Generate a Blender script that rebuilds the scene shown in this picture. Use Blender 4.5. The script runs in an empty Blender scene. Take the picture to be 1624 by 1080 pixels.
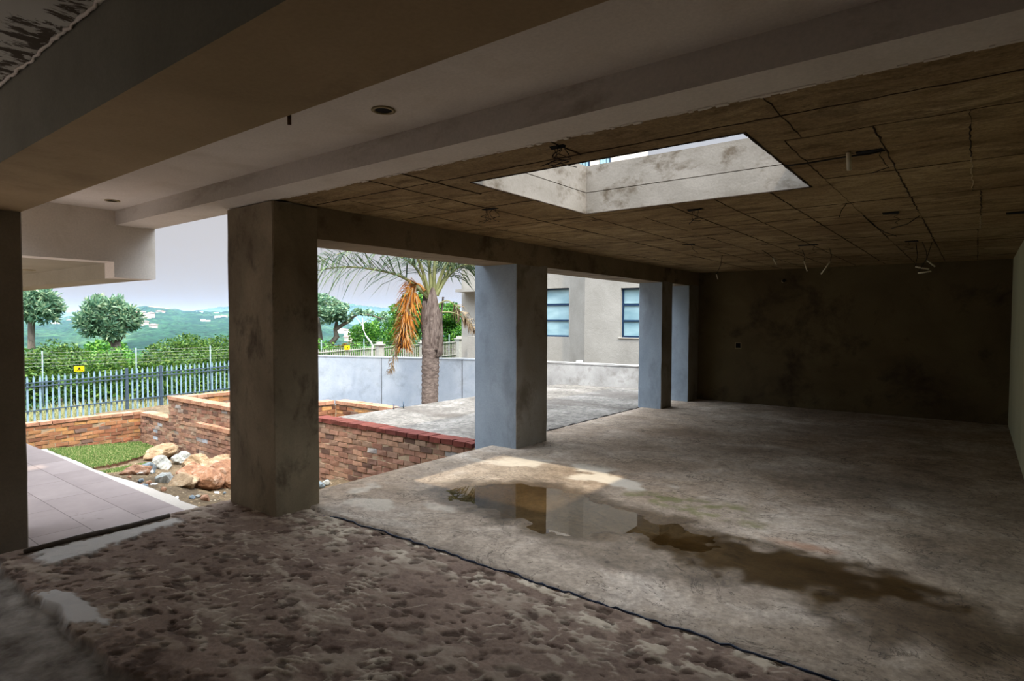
import bpy, math, random
import numpy as np
from mathutils import Matrix, Vector

SC = bpy.context.scene
COL = SC.collection
random.seed(7)
PI = math.pi

# ------------------------------------------------------------------ camera, sky, sun, exposure
def make_camera():
    f_px, yaw, pit, roll = 957.67, 0.656378516, 0.03399, 0.00349
    fw = Vector((-math.sin(yaw) * math.cos(pit), math.cos(yaw) * math.cos(pit), -math.sin(pit)))
    rt = Vector((math.cos(yaw), math.sin(yaw), 0))
    up = rt.cross(fw)
    r = rt * math.cos(roll) + up * math.sin(roll)
    u = -rt * math.sin(roll) + up * math.cos(roll)
    cd = bpy.data.cameras.new('camera')
    cd.sensor_fit = 'HORIZONTAL'
    cd.sensor_width = 36.0
    cd.lens = f_px / 1624 * 36.0
    cd.clip_start, cd.clip_end = 0.05, 9000
    co = bpy.data.objects.new('camera', cd)
    COL.objects.link(co)
    co.matrix_world = Matrix(((r.x, u.x, -fw.x, 0), (r.y, u.y, -fw.y, 0), (r.z, u.z, -fw.z, 1.6), (0, 0, 0, 1)))
    SC.camera = co
make_camera()

def make_world():
    w = bpy.data.worlds.new('sky')
    SC.world = w
    w.use_nodes = True
    nt = w.node_tree
    nt.nodes.clear()
    out = nt.nodes.new('ShaderNodeOutputWorld')
    bg = nt.nodes.new('ShaderNodeBackground')
    tc = nt.nodes.new('ShaderNodeTexCoord')
    sep = nt.nodes.new('ShaderNodeSeparateXYZ')
    ramp = nt.nodes.new('ShaderNodeValToRGB')
    e = ramp.color_ramp.elements
    e[0].position, e[0].color = 0.0, (0.45, 0.435, 0.44, 1)
    e[1].position, e[1].color = 1.0, (3.6, 3.9, 4.4, 1)
    m = e.new(0.10); m.color = (0.445, 0.435, 0.45, 1)
    m = e.new(0.24); m.color = (0.43, 0.435, 0.465, 1)
    m = e.new(0.42); m.color = (0.42, 0.50, 0.62, 1)
    m = e.new(0.62); m.color = (1.9, 2.1, 2.4, 1)
    nt.links.new(tc.outputs['Generated'], sep.inputs[0])
    nt.links.new(sep.outputs['Z'], ramp.inputs[0])
    # thin cloud mottling
    nz = nt.nodes.new('ShaderNodeTexNoise')
    nz.inputs['Scale'].default_value = 2.2
    nz.inputs['Detail'].default_value = 5
    mr = nt.nodes.new('ShaderNodeMapRange')
    mr.inputs['To Min'].default_value = 0.86
    mr.inputs['To Max'].default_value = 1.14
    nt.links.new(nz.outputs['Fac'], mr.inputs['Value'])
    # bright haze around the veiled sun (behind the camera)
    dot = nt.nodes.new('ShaderNodeVectorMath'); dot.operation = 'DOT_PRODUCT'
    s = Vector((0.62, -0.3125, 1.0)).normalized()
    dot.inputs[1].default_value = s
    nt.links.new(tc.outputs['Generated'], dot.inputs[0])
    gl = nt.nodes.new('ShaderNodeMapRange')
    gl.inputs['From Min'].default_value = 0.35
    gl.inputs['From Max'].default_value = 1.0
    gl.inputs['To Min'].default_value = 1.0
    gl.inputs['To Max'].default_value = 2.6
    nt.links.new(dot.outputs['Value'], gl.inputs['Value'])
    mul = nt.nodes.new('ShaderNodeMath'); mul.operation = 'MULTIPLY'
    nt.links.new(mr.outputs[0], mul.inputs[0])
    nt.links.new(gl.outputs[0], mul.inputs[1])
    nt.links.new(ramp.outputs[0], bg.inputs['Color'])
    nt.links.new(mul.outputs[0], bg.inputs['Strength'])
    nt.links.new(bg.outputs[0], out.inputs['Surface'])
make_world()

def make_sun():
    ld = bpy.data.lights.new('sun', 'SUN')
    ld.energy = 2.8
    ld.angle = math.radians(1.2)
    ld.color = (1.0, 0.88, 0.70)
    lo = bpy.data.objects.new('sun', ld)
    COL.objects.link(lo)
    lo.location = (20, -10, 30)
    lo.rotation_euler = Vector((-0.62, 0.3125, -1.0)).to_track_quat('-Z', 'Y').to_euler()
make_sun()

SC.view_settings.view_transform = 'Standard'
SC.view_settings.look = 'None'
SC.view_settings.gamma = 1.0
SC.view_settings.use_curve_mapping = False
SC.view_settings.exposure = 0.42
SC.cycles.use_denoising = True
SC.cycles.max_bounces = 12
SC.cycles.diffuse_bounces = 7
SC.cycles.transparent_max_bounces = 16
SC.cycles.sample_clamp_indirect = 6.0

# ------------------------------------------------------------------ helpers
def lin(r, g, b):
    f = lambda c: (c / 255 / 12.92) if c / 255 <= 0.04045 else ((c / 255 + 0.055) / 1.055) ** 2.4
    return (f(r), f(g), f(b), 1.0)

class NT:
    """small wrapper to wire a material's nodes"""
    def __init__(s, name, rough=0.9, spec=0.3):
        s.m = bpy.data.materials.new(name)
        s.m.use_nodes = True
        s.t = s.m.node_tree
        s.b = s.t.nodes['Principled BSDF']
        s.b.inputs['Roughness'].default_value = rough
        s.b.inputs['Specular IOR Level'].default_value = spec
        s._co = None
    def n(s, kind, **kw):
        x = s.t.nodes.new('ShaderNode' + kind)
        for k, v in kw.items():
            setattr(x, k, v)
        return x
    def l(s, a, b):
        s.t.links.new(a, b)
    def co(s, scale=(1, 1, 1), rot=(0, 0, 0), src='Object'):
        if s._co is None:
            s._co = s.n('TexCoord')
        mp = s.n('Mapping')
        mp.inputs['Scale'].default_value = scale
        mp.inputs['Rotation'].default_value = rot
        s.l(s._co.outputs[src], mp.inputs[0])
        return mp.outputs[0]
    def noise(s, scale, detail=4, rough=0.55, stretch=(1, 1, 1), dist=0.0, rot=(0, 0, 0)):
        x = s.n('TexNoise')
        x.inputs['Scale'].default_value = scale
        x.inputs['Detail'].default_value = detail
        x.inputs['Roughness'].default_value = rough
        x.inputs['Distortion'].default_value = dist
        s.l(s.co(stretch, rot), x.inputs['Vector'])
        return x.outputs['Fac']
    def ramp(s, fac, stops):
        r = s.n('ValToRGB')
        e = r.color_ramp.elements
        while len(e) < len(stops):
            e.new(0.5)
        for i, (p, c) in enumerate(stops):
            e[i].position = p
            e[i].color = c if not isinstance(c, (int, float)) else (c, c, c, 1)
        s.l(fac, r.inputs[0])
        return r.outputs[0]
    def mix(s, fac, a, b, mode='MIX'):
        x = s.n('MixRGB', blend_type=mode)
        for i, v in ((0, fac), (1, a), (2, b)):
            if isinstance(v, (int, float)):
                x.inputs[i].default_value = v if i == 0 else (v, v, v, 1)
            elif isinstance(v, tuple):
                x.inputs[i].default_value = v
            else:
                s.l(v, x.inputs[i])
        return x.outputs[0]
    def attr(s, name):
        x = s.n('Attribute', attribute_name=name)
        return x.outputs['Fac']
    def bump(s, h, strength=0.4, dist=0.01, prev=None):
        x = s.n('Bump')
        x.inputs['Strength'].default_value = strength
        x.inputs['Distance'].default_value = dist
        s.l(h, x.inputs['Height'])
        if prev is not None:
            s.l(prev, x.inputs['Normal'])
        return x.outputs[0]
    def done(s, color=None, normal=None, rough=None):
        if color is not None:
            if isinstance(color, tuple):
                s.b.inputs['Base Color'].default_value = color
            else:
                s.l(color, s.b.inputs['Base Color'])
        if normal is not None:
            s.l(normal, s.b.inputs['Normal'])
        if rough is not None:
            s.l(rough, s.b.inputs['Roughness'])
        return s.m

def plaster(name, c1, c2, stain=None, amt=0.5, scale=1.3, bump=0.25, fine=60, stretch=(1, 1, 1), rough=0.92):
    k = NT(name, rough)
    base = k.ramp(k.noise(scale, 6, 0.6, stretch, 0.4), [(0.32, c1), (0.68, c2)])
    grain = k.noise(fine, 3, 0.6)
    base = k.mix(0.16, base, k.ramp(grain, [(0.3, 0.55), (0.7, 1.35)]), 'MULTIPLY')
    if stain:
        s = k.ramp(k.noise(scale * 1.9, 8, 0.68, stretch, 0.25, (0.3, 0.7, 0.2)), [(0.52, 0.0), (0.66, amt)])
        base = k.mix(s, base, stain)
    n = k.bump(grain, bump, 0.004)
    n = k.bump(k.noise(7, 5, 0.6), bump, 0.012, n)
    return k.done(base, n)

def flat(name, c, rough=0.6, metal=0.0, var=0.12, scale=9):
    k = NT(name, rough)
    k.b.inputs['Metallic'].default_value = metal
    lo = tuple(x * (1 - var) for x in c[:3]) + (1,)
    hi = tuple(min(1, x * (1 + var)) for x in c[:3]) + (1,)
    return k.done(k.ramp(k.noise(scale, 4), [(0.3, lo), (0.7, hi)]))

def island(name, stops, rough=0.8, spec=0.2, trans=0.0, nscale=None, bump=0.0):
    """colour differs from one leaf / brick / stone to the next"""
    k = NT(name, rough, spec)
    g = k.n('NewGeometry')
    c = k.ramp(g.outputs['Random Per Island'], stops)
    nm = None
    if nscale:
        nf = k.noise(nscale, 5, 0.65)
        c = k.mix(0.45, c, k.ramp(nf, [(0.25, 0.35), (0.75, 1.5)]), 'MULTIPLY')
        nm = k.bump(nf, bump, 0.01)
    m = k.done(c, nm)
    if trans > 0:
        out = k.t.nodes['Material Output']
        tr = k.n('BsdfTranslucent')
        k.l(c, tr.inputs['Color'])
        mx = k.n('MixShader')
        mx.inputs[0].default_value = trans
        k.l(k.b.outputs[0], mx.inputs[1])
        k.l(tr.outputs[0], mx.inputs[2])
        k.l(mx.outputs[0], out.inputs['Surface'])
    return m

class MB:
    """collects shapes and links them as ONE mesh object"""
    def __init__(s):
        s.v, s.f, s.mi = [], [], []
    def add(s, vs, fs, mi=0):
        o = len(s.v)
        s.v += [tuple(v) for v in vs]
        s.f += [tuple(i + o for i in f) for f in fs]
        s.mi += [mi] * len(fs)
    def box(s, x0, x1, y0, y1, z0, z1, mi=0, j=0.0):
        vs = [(x, y, z) for z in (z0, z1) for y in (y0, y1) for x in (x0, x1)]
        if j:
            vs = [tuple(c + random.uniform(-j, j) for c in v) for v in vs]
        s.add(vs, [(0, 2, 3, 1), (4, 5, 7, 6), (0, 1, 5, 4), (2, 6, 7, 3), (0, 4, 6, 2), (1, 3, 7, 5)], mi)
    def obox(s, p, d, length, thick, z0, z1, mi=0, j=0.0, back=0.0):
        """box along the horizontal unit vector d from p; its thickness goes to the left of d"""
        n = (-d[1], d[0])
        vs = []
        for z in (z0, z1):
            for b in (back, back + thick):
                for a in (0, length):
                    vs.append((p[0] + d[0] * a + n[0] * b, p[1] + d[1] * a + n[1] * b, z))
        if j:
            vs = [tuple(c + random.uniform(-j, j) for c in v) for v in vs]
        s.add(vs, [(0, 2, 3, 1), (4, 5, 7, 6), (0, 1, 5, 4), (2, 6, 7, 3), (0, 4, 6, 2), (1, 3, 7, 5)], mi)
    def tube(s, pts, rad, n=8, mi=0, cap=True):
        pts = [Vector(p) for p in pts]
        if not hasattr(rad, '__len__'):
            rad = [rad] * len(pts)
        vs = []
        for i, p in enumerate(pts):
            t = (pts[min(i + 1, len(pts) - 1)] - pts[max(i - 1, 0)]).normalized()
            a = t.orthogonal() if abs(t.z) > 0.9 else t.cross(Vector((0, 0, 1)))
            a.normalize()
            if abs(t.z) > 0.9:
                a = (Vector((1, 0, 0)) - t * t.x).normalized()
            b = t.cross(a)
            for k in range(n):
                q = 2 * PI * k / n
                vs.append(p + (a * math.cos(q) + b * math.sin(q)) * rad[i])
        fs = []
        for i in range(len(pts) - 1):
            for k in range(n):
                k2 = (k + 1) % n
                fs.append((i * n + k, i * n + k2, (i + 1) * n + k2, (i + 1) * n + k))
        if cap:
            fs.append(tuple(range(n - 1, -1, -1)))
            fs.append(tuple((len(pts) - 1) * n + k for k in range(n)))
        s.add(vs, fs, mi)
    def build(s, name, mats, parent=None, smooth=False):
        me = bpy.data.meshes.new(name)
        me.from_pydata(s.v, [], s.f)
        for m in (mats if isinstance(mats, (list, tuple)) else [mats]):
            me.materials.append(m)
        me.polygons.foreach_set('material_index', s.mi)
        if smooth:
            me.polygons.foreach_set('use_smooth', [True] * len(s.f))
        me.update()
        o = bpy.data.objects.new(name, me)
        COL.objects.link(o)
        if parent is not None:
            o.parent = parent
            o.matrix_parent_inverse = parent.matrix_basis.inverted()
        return o

def tag(o, label=None, cat=None, group=None, kind=None):
    if label: o['label'] = label
    if cat: o['category'] = cat
    if group: o['group'] = group
    if kind: o['kind'] = kind
    return o

def empty(name, loc, label, cat, group=None):
    o = bpy.data.objects.new(name, None)
    o.location = loc
    o.empty_display_size = 0.1
    COL.objects.link(o)
    return tag(o, label, cat, group)

def struct(o, label=None):
    o['kind'] = 'structure'
    if label: o['label'] = label
    return o

def copy_tree(o, parent=None):
    c = o.copy()
    COL.objects.link(c)
    if parent is not None:
        c.parent = parent
    for ch in list(o.children):
        copy_tree(ch, c)
    return c

# value noise in numpy, for real relief in the ground
def vnoise(x, y, seed=0):
    xi, yi = np.floor(x).astype(np.int64), np.floor(y).astype(np.int64)
    xf, yf = x - xi, y - yi
    u, v = xf * xf * (3 - 2 * xf), yf * yf * (3 - 2 * yf)
    def h(a, b):
        n = (a * 374761393 + b * 668265263 + seed * 1442695041) & 0x7fffffff
        n = ((n ^ (n >> 13)) * 1274126177) & 0x7fffffff
        return ((n ^ (n >> 16)) & 0xffff) / 65535.0
    a, b, c, d = h(xi, yi), h(xi + 1, yi), h(xi, yi + 1), h(xi + 1, yi + 1)
    return (a * (1 - u) + b * u) * (1 - v) + (c * (1 - u) + d * u) * v
def fbm(x, y, seed=0, o=4):
    t, a, s = 0, 0.5, 0
    for i in range(o):
        t = t + a * vnoise(x * 2 ** i, y * 2 ** i, seed + i * 17)
        s += a
        a *= 0.5
    return t / s
def sstep(a, b, x):
    t = np.clip((x - a) / (b - a), 0, 1)
    return t * t * (3 - 2 * t)

def grid_mesh(name, X, Y, Z, mat, attrs=None, smooth=True, keep=None):
    h, w = X.shape
    me = bpy.data.meshes.new(name)
    co = np.stack([X, Y, Z], -1).reshape(-1, 3)
    idx = np.arange(h * w).reshape(h, w)
    q = np.stack([idx[:-1, :-1], idx[:-1, 1:], idx[1:, 1:], idx[1:, :-1]], -1).reshape(-1, 4)
    if keep is not None:
        q = q[keep[:-1, :-1].reshape(-1)]
    me.vertices.add(len(co)); me.vertices.foreach_set('co', co.ravel())
    me.loops.add(q.size); me.loops.foreach_set('vertex_index', q.ravel().astype(np.int32))
    me.polygons.add(len(q))
    me.polygons.foreach_set('loop_start', np.arange(0, q.size, 4, dtype=np.int32))
    me.polygons.foreach_set('use_smooth', np.full(len(q), smooth))
    me.materials.append(mat)
    me.update(calc_edges=True)
    for k, a in (attrs or {}).items():
        at = me.attributes.new(k, 'FLOAT', 'POINT')
        at.data.foreach_set('value', np.ascontiguousarray(a.reshape(-1), dtype=np.float32))
    o = bpy.data.objects.new(name, me)
    COL.objects.link(o)
    return o

def quads_mesh(name, Q, mat):
    """Q: (n,4,3) separate leaves as one mesh datablock"""
    n = len(Q)
    me = bpy.data.meshes.new(name)
    me.vertices.add(n * 4); me.vertices.foreach_set('co', Q.reshape(-1).astype(np.float32))
    me.loops.add(n * 4); me.loops.foreach_set('vertex_index', np.arange(n * 4, dtype=np.int32))
    me.polygons.add(n); me.polygons.foreach_set('loop_start', np.arange(0, n * 4, 4, dtype=np.int32))
    me.materials.append(mat)
    me.update(calc_edges=True)
    return me

def link(name, me, parent=None, loc=None):
    o = bpy.data.objects.new(name, me)
    COL.objects.link(o)
    if loc: o.location = loc
    if parent is not None: o.parent = parent
    return o

RNG = np.random.default_rng(11)
def leaves(centers, size, aspect=0.45, up=0.35, var=0.4, dirs=None):
    n = len(centers)
    d = RNG.normal(size=(n, 3)); d[:, 2] = d[:, 2] * 0.7 + up * 0.6
    if dirs is not None: d = d * 0.35 + dirs
    d /= np.linalg.norm(d, axis=1, keepdims=True)
    r = RNG.normal(size=(n, 3))
    s = np.cross(d, r); s /= np.linalg.norm(s, axis=1, keepdims=True)
    L = (size * (1 + var * RNG.uniform(-1, 1, n)))[:, None]
    w = L * aspect / 2
    b, t = centers - d * L * 0.5, centers + d * L * 0.5
    m = centers - d * L * 0.05
    return np.stack([b, m + s * w, t, m - s * w], 1)

def blob_points(n, c, r, lump=9, seed=0, shell=0.55):
    """points in a lumpy crown: clumps around an ellipsoid"""
    g = np.random.default_rng(seed)
    k = g.normal(size=(lump, 3)); k /= np.linalg.norm(k, axis=1, keepdims=True)
    k *= (shell + 0.25 * g.uniform(-1, 1, lump))[:, None]
    rr = g.uniform(0.28, 0.48, lump)
    pick = g.integers(0, lump, n)
    p = g.normal(size=(n, 3)); p /= np.linalg.norm(p, axis=1, keepdims=True)
    p *= (g.uniform(0.3, 1, n) ** 0.4)[:, None]
    return (k[pick] + p * rr[pick][:, None]) * np.array(r) + np.array(c)

# ------------------------------------------------------------------ materials
M = {}
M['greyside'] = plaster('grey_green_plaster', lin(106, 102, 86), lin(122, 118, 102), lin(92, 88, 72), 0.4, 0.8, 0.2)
M['shadedwhite'] = plaster('shaded_dirty_white_paint', lin(168, 160, 148), lin(186, 178, 166), lin(130, 118, 100), 0.6, 1.2, 0.2, stretch=(.5, .5, 1.5))  # white paint darkened to paint in the beam side's shade; stains are dirt
M['beige'] = plaster('beige_paint', lin(146, 138, 118), lin(160, 151, 130), None, 0, 1.2, 0.15)
M['white'] = plaster('white_paint', lin(206, 196, 182), lin(220, 211, 198), lin(184, 170, 148), 0.35, 0.9, 0.15)
M['white_out'] = plaster('white_weathered_paint', lin(158, 168, 178), lin(182, 190, 198), lin(128, 134, 138), 0.4, 1.4, 0.25)
M['parapet'] = plaster('weathered_cement', lin(146, 144, 140), lin(178, 176, 172), lin(112, 106, 98), 0.5, 1.8, 0.35)
M['tan'] = plaster('tan_cement_plaster', lin(150, 128, 92), lin(172, 148, 110), lin(122, 100, 68), 0.5, 0.8, 0.15)
M['dark'] = plaster('brown_cement_plaster', lin(118, 103, 82), lin(148, 132, 108), lin(74, 60, 45), 0.75, 1.2, 0.3)
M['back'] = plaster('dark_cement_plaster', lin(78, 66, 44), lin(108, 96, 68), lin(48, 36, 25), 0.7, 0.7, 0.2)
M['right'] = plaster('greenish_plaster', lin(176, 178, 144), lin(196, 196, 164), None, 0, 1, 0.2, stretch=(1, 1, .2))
M['column'] = plaster('grey_cement_plaster', lin(132, 124, 110), lin(158, 152, 142), lin(92, 80, 62), 0.6, 1.3, 0.3, stretch=(1, 1, .8))
M['bigcol'] = plaster('stained_cement_plaster', lin(104, 92, 72), lin(146, 132, 108), lin(60, 50, 36), 0.75, 1.5, 0.35, stretch=(1.2, 1.2, .75))
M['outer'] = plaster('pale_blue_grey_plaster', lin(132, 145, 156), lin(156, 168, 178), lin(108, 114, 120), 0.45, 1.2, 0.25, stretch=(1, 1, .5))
M['pillar'] = plaster('smooth_cement_plaster', lin(128, 118, 102), lin(146, 136, 120), None, 0, 1.2, 0.15)
M['skyl'] = plaster('water_stained_plaster', lin(112, 105, 94), lin(140, 133, 122), lin(80, 68, 52), 0.85, 1.7, 0.3, stretch=(1, 1, 1.6))
M['house'] = plaster('beige_textured_render', lin(140, 136, 127), lin(158, 154, 145), None, 0, 1.0, 0.6, fine=28)
M['groove'] = flat('dark_groove', lin(40, 34, 28), 0.95)
M['black'] = flat('black_void', lin(12, 11, 10), 0.95)
M['pvc'] = flat('white_conduit', lin(214, 206, 180), 0.5)
M['rust'] = flat('rusty_iron', lin(92, 66, 44), 0.9, 0.0, 0.35, 40)
M['wire'] = flat('grimy_wire', lin(34, 28, 22), 0.7)
M['tan_ring'] = flat('yellowed_ring', lin(150, 134, 96), 0.6)
M['membrane'] = flat('blue_black_plastic', lin(28, 38, 58), 0.35, 0, 0.5, 14)
M['edging'] = flat('dirty_metal_edging', lin(70, 60, 50), 0.8, 0, 0.3, 20)
M['bluesteel'] = flat('galvanised_steel', lin(138, 164, 178), 0.5, 0.0, 0.12)
M['darksteel'] = flat('dark_painted_steel', lin(66, 80, 92), 0.5)
M['greysteel'] = flat('grey_steel_picket', lin(170, 168, 158), 0.6)
M['yellow'] = flat('yellow_sign_paint', lin(240, 196, 12), 0.5, 0, 0.05)
M['winframe'] = flat('dark_blue_frame', lin(28, 52, 78), 0.4)

def m_glass():
    k = NT('curtained_glass', 0.08, 0.5)
    c = k.ramp(k.noise(1.2, 3, 0.5, (1, 1, 3)), [(0.3, lin(120, 152, 160)), (0.7, lin(158, 186, 190))])
    return k.done(c)
M['pane'] = m_glass()

def m_rawceiling():
    k = NT('raw_formwork_concrete', 0.95, 0.15)
    st = k.noise(3.0, 9, 0.74, (0.7, 1.6, 1), 0.5)
    big = k.noise(0.8, 4, 0.5)
    c = k.ramp(st, [(0.28, lin(112, 94, 66)), (0.5, lin(160, 138, 100)), (0.72, lin(194, 172, 134))])
    c = k.mix(k.ramp(big, [(0.4, 0.0), (0.7, 0.6)]), c, lin(112, 86, 54))
    c = k.mix(k.ramp(k.noise(3.2, 8, .72, (.7, 1.5, 1), 1.2), [(0.5, 0.0), (0.62, 0.55)]), c, lin(84, 64, 40))
    spots = k.noise(13, 7, 0.75, (0.7, 1.4, 1), 0.6)
    c = k.mix(k.ramp(spots, [(0.60, 0.0), (0.70, 0.75)]), c, lin(60, 46, 30))
    fn = k.noise(55, 5, .75)
    c = k.mix(0.5, c, k.ramp(fn, [(0.35, 0.5), (0.65, 1.4)]), 'MULTIPLY')
    n = k.bump(st, 0.5, 0.02)
    n = k.bump(spots, 0.4, 0.012, n)
    return k.done(c, n)
M['raw'] = m_rawceiling()

def m_floor():
    k = NT('smooth_concrete_screed', 0.9, 0.3)
    a = k.noise(1.1, 8, 0.65, (1, 1, 1), 0.5)
    c = k.ramp(a, [(0.3, lin(128, 114, 98)), (0.5, lin(166, 151, 133)), (0.7, lin(198, 185, 169))])
    b = k.noise(0.45, 4, 0.5)
    c = k.mix(k.ramp(b, [(0.42, 0.0), (0.66, 0.55)]), c, lin(136, 110, 82))
    g = k.noise(26, 5, 0.7)
    c = k.mix(0.4, c, k.ramp(g, [(0.34, 0.35), (0.66, 1.45)]), 'MULTIPLY')
    g2 = k.noise(6, 7, .72, (1, 1, 1), .8)
    c = k.mix(0.6, c, k.ramp(g2, [(0.35, 0.55), (0.65, 1.3)]), 'MULTIPLY')
    pits = k.noise(15, 4, 0.6, (1, 1, 1), 0.3)
    c = k.mix(k.ramp(pits, [(0.66, 0.0), (0.72, 0.6)]), c, lin(70, 62, 52))
    ck = k.noise(1.3, 7, .62, (1, 1.4, 1), .9)
    c = k.mix(k.ramp(ck, [(.493, 0.0), (.5, .75), (.507, 0.0)]), c, lin(58, 50, 42))
    sp = k.noise(40, 2, .5)
    c = k.mix(k.ramp(sp, [(.68, 0.0), (.73, .7)]), c, lin(60, 52, 44))
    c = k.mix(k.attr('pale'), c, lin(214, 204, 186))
    c = k.mix(k.attr('algae'), c, lin(104, 104, 56))
    c = k.mix(k.attr('ochre'), c, lin(150, 92, 50))
    wet = k.attr('wet')
    c = k.mix(wet, c, k.mix(1.0, c, lin(112, 96, 66), 'MULTIPLY'))
    n = k.bump(g, 0.35, 0.006)
    n = k.bump(pits, 0.3, 0.008, n)
    r = k.ramp(wet, [(0.0, 0.9), (1.0, 0.42)])
    return k.done(c, n, r)
M['floor'] = m_floor()

def m_screed():
    k = NT('hacked_screed', 0.95, 0.2)
    a = k.noise(3.0, 7, 0.65)
    c = k.ramp(a, [(0.3, lin(108, 90, 78)), (0.7, lin(146, 126, 110))])
    g = k.noise(60, 4, 0.7)
    c = k.mix(0.45, c, k.ramp(g, [(0.3, 0.55), (0.7, 1.4)]), 'MULTIPLY')
    c = k.mix(k.attr('pale'), c, k.ramp(k.noise(8, 4), [(0.3, lin(160, 146, 126)), (0.7, lin(204, 190, 168))]))
    c = k.mix(k.mix(1.0, k.attr('pit'), 0.85, 'MULTIPLY'), c, lin(58, 44, 33))
    c = k.mix(k.attr('grey'), c, k.ramp(k.noise(5, 6, .6), [(0.35, lin(84, 76, 66)), (0.65, lin(150, 142, 130))]))
    c = k.mix(k.attr('white'), c, lin(198, 194, 186))
    n = k.bump(g, 0.5, 0.006)
    return k.done(c, n)
M['screed'] = m_screed()

def m_slab():
    k = NT('weathered_slab', 0.92, 0.3)
    a = k.noise(1.3, 8, 0.68, (1, 1, 1), 0.6)
    c = k.ramp(a, [(0.3, lin(76, 71, 64)), (0.5, lin(106, 101, 93)), (0.7, lin(132, 127, 119))])
    g = k.noise(14, 6, 0.75)
    c = k.mix(0.6, c, k.ramp(g, [(0.38, 0.3), (0.62, 1.5)]), 'MULTIPLY')
    b = k.noise(0.5, 5, 0.55, (0.5, 1.6, 1), 0.5)
    c = k.mix(k.ramp(b, [(0.52, 0.0), (0.62, 0.6)]), c, lin(70, 62, 54))
    return k.done(c, k.bump(g, 0.5, 0.01))
M['slab'] = m_slab()

def m_tiles():
    k = NT('pinkish_patio_tiles', 0.75, 0.35)
    br = k.n('TexBrick')
    br.offset = 0.5
    br.inputs['Scale'].default_value = 1.0
    br.inputs['Brick Width'].default_value = 0.70
    br.inputs['Row Height'].default_value = 0.355
    br.inputs['Mortar Size'].default_value = 0.0035
    br.inputs['Mortar Smooth'].default_value = 0.3
    br.inputs['Color1'].default_value = lin(160, 145, 139)
    br.inputs['Color2'].default_value = lin(172, 157, 151)
    br.inputs['Mortar'].default_value = lin(112, 100, 94)
    mp = k.n('Mapping')
    mp.inputs['Location'].default_value = (-0.32, 0.07, 0)
    k.l(k.co(), mp.inputs[0])
    k.l(mp.outputs[0], br.inputs['Vector'])
    c = br.outputs['Color']
    a = k.noise(2.6, 7, 0.65)
    c = k.mix(0.55, c, k.ramp(a, [(0.3, 0.72), (0.7, 1.12)]), 'MULTIPLY')
    d = k.noise(7, 6, 0.7, (0.6, 2, 1), 0.8)
    c = k.mix(k.ramp(d, [(0.66, 0.0), (0.74, 0.7)]), c, lin(112, 98, 88))
    n = k.bump(br.outputs['Fac'], -0.4, 0.003)
    return k.done(c, n)
M['tiles'] = m_tiles()

M['brick'] = island('clay_stock_bricks', [(0.0, lin(96, 68, 54)), (0.2, lin(150, 98, 70)), (0.45, lin(164, 118, 82)), (0.62, lin(132, 88, 66)),
                                          (0.8, lin(180, 134, 84)), (0.92, lin(112, 88, 76)), (1.0, lin(140, 116, 100))], 0.95, 0.15, 0, 16, 0.5)
M['brick_rough'] = island('rough_stock_bricks', [(0.0, lin(92, 72, 62)), (0.25, lin(142, 106, 88)), (0.5, lin(158, 124, 100)), (0.75, lin(132, 94, 78)),
                                                 (0.95, lin(142, 120, 100)), (0.985, lin(150, 146, 142)), (1.0, lin(168, 172, 178))], 0.95, 0.15, 0, 14, 0.7)
M['coping'] = island('red_coping_bricks', [(0.0, lin(78, 38, 32)), (0.5, lin(104, 54, 44)), (1.0, lin(90, 48, 38))], 0.9, 0.2, 0, 14, 0.4)
M['coping_tan'] = island('pinkish_coping_bricks', [(0.0, lin(150, 104, 80)), (0.5, lin(172, 130, 104)), (1.0, lin(158, 116, 88))], 0.9, 0.2, 0, 14, 0.4)
M['mortar'] = plaster('lime_mortar', lin(136, 118, 94), lin(166, 146, 120), None, 0, 6, 0.5)

def m_dirt():
    k = NT('stony_dirt', 0.97, 0.15)
    a = k.noise(2.4, 8, 0.7)
    c = k.ramp(a, [(0.3, lin(72, 60, 46)), (0.55, lin(106, 90, 68)), (0.75, lin(130, 114, 90))])
    v = k.n('TexVoronoi')
    v.inputs['Scale'].default_value = 16
    k.l(k.co(), v.inputs['Vector'])
    c = k.mix(k.ramp(v.outputs['Distance'], [(0.12, 0.8), (0.3, 0.0)]), c, k.ramp(v.outputs['Color'], [(0.2, lin(110, 88, 62)), (0.6, lin(160, 138, 106)), (0.9, lin(186, 172, 150))]))
    g = k.noise(22, 6, 0.75)
    c = k.mix(0.6, c, k.ramp(g, [(0.3, 0.4), (0.7, 1.4)]), 'MULTIPLY')
    return k.done(c, k.bump(g, 0.8, 0.03))
M['dirt'] = m_dirt()

def m_hill():
    k = NT('wooded_hillside', 0.95, 0.1)
    v = k.n('TexVoronoi')
    v.inputs['Scale'].default_value = 0.16
    k.l(k.co(), v.inputs['Vector'])
    a = k.noise(0.012, 6, 0.6)
    c = k.ramp(a, [(0.35, lin(26, 58, 40)), (0.52, lin(48, 86, 54)), (0.66, lin(78, 108, 66))])
    b = k.noise(0.22, 6, 0.72)
    c = k.mix(0.9, c, k.ramp(b, [(0.38, 0.18), (0.62, 1.6)]), 'MULTIPLY')
    c = k.mix(k.ramp(k.noise(0.03, 5, .6), [(0.45, 0.0), (0.6, 0.6)]), c, lin(30, 58, 44))
    c = k.mix(k.attr('bare'), c, lin(190, 164, 116))
    return k.done(c, k.bump(b, 0.9, 4.0))
M['hill'] = m_hill()

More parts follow.
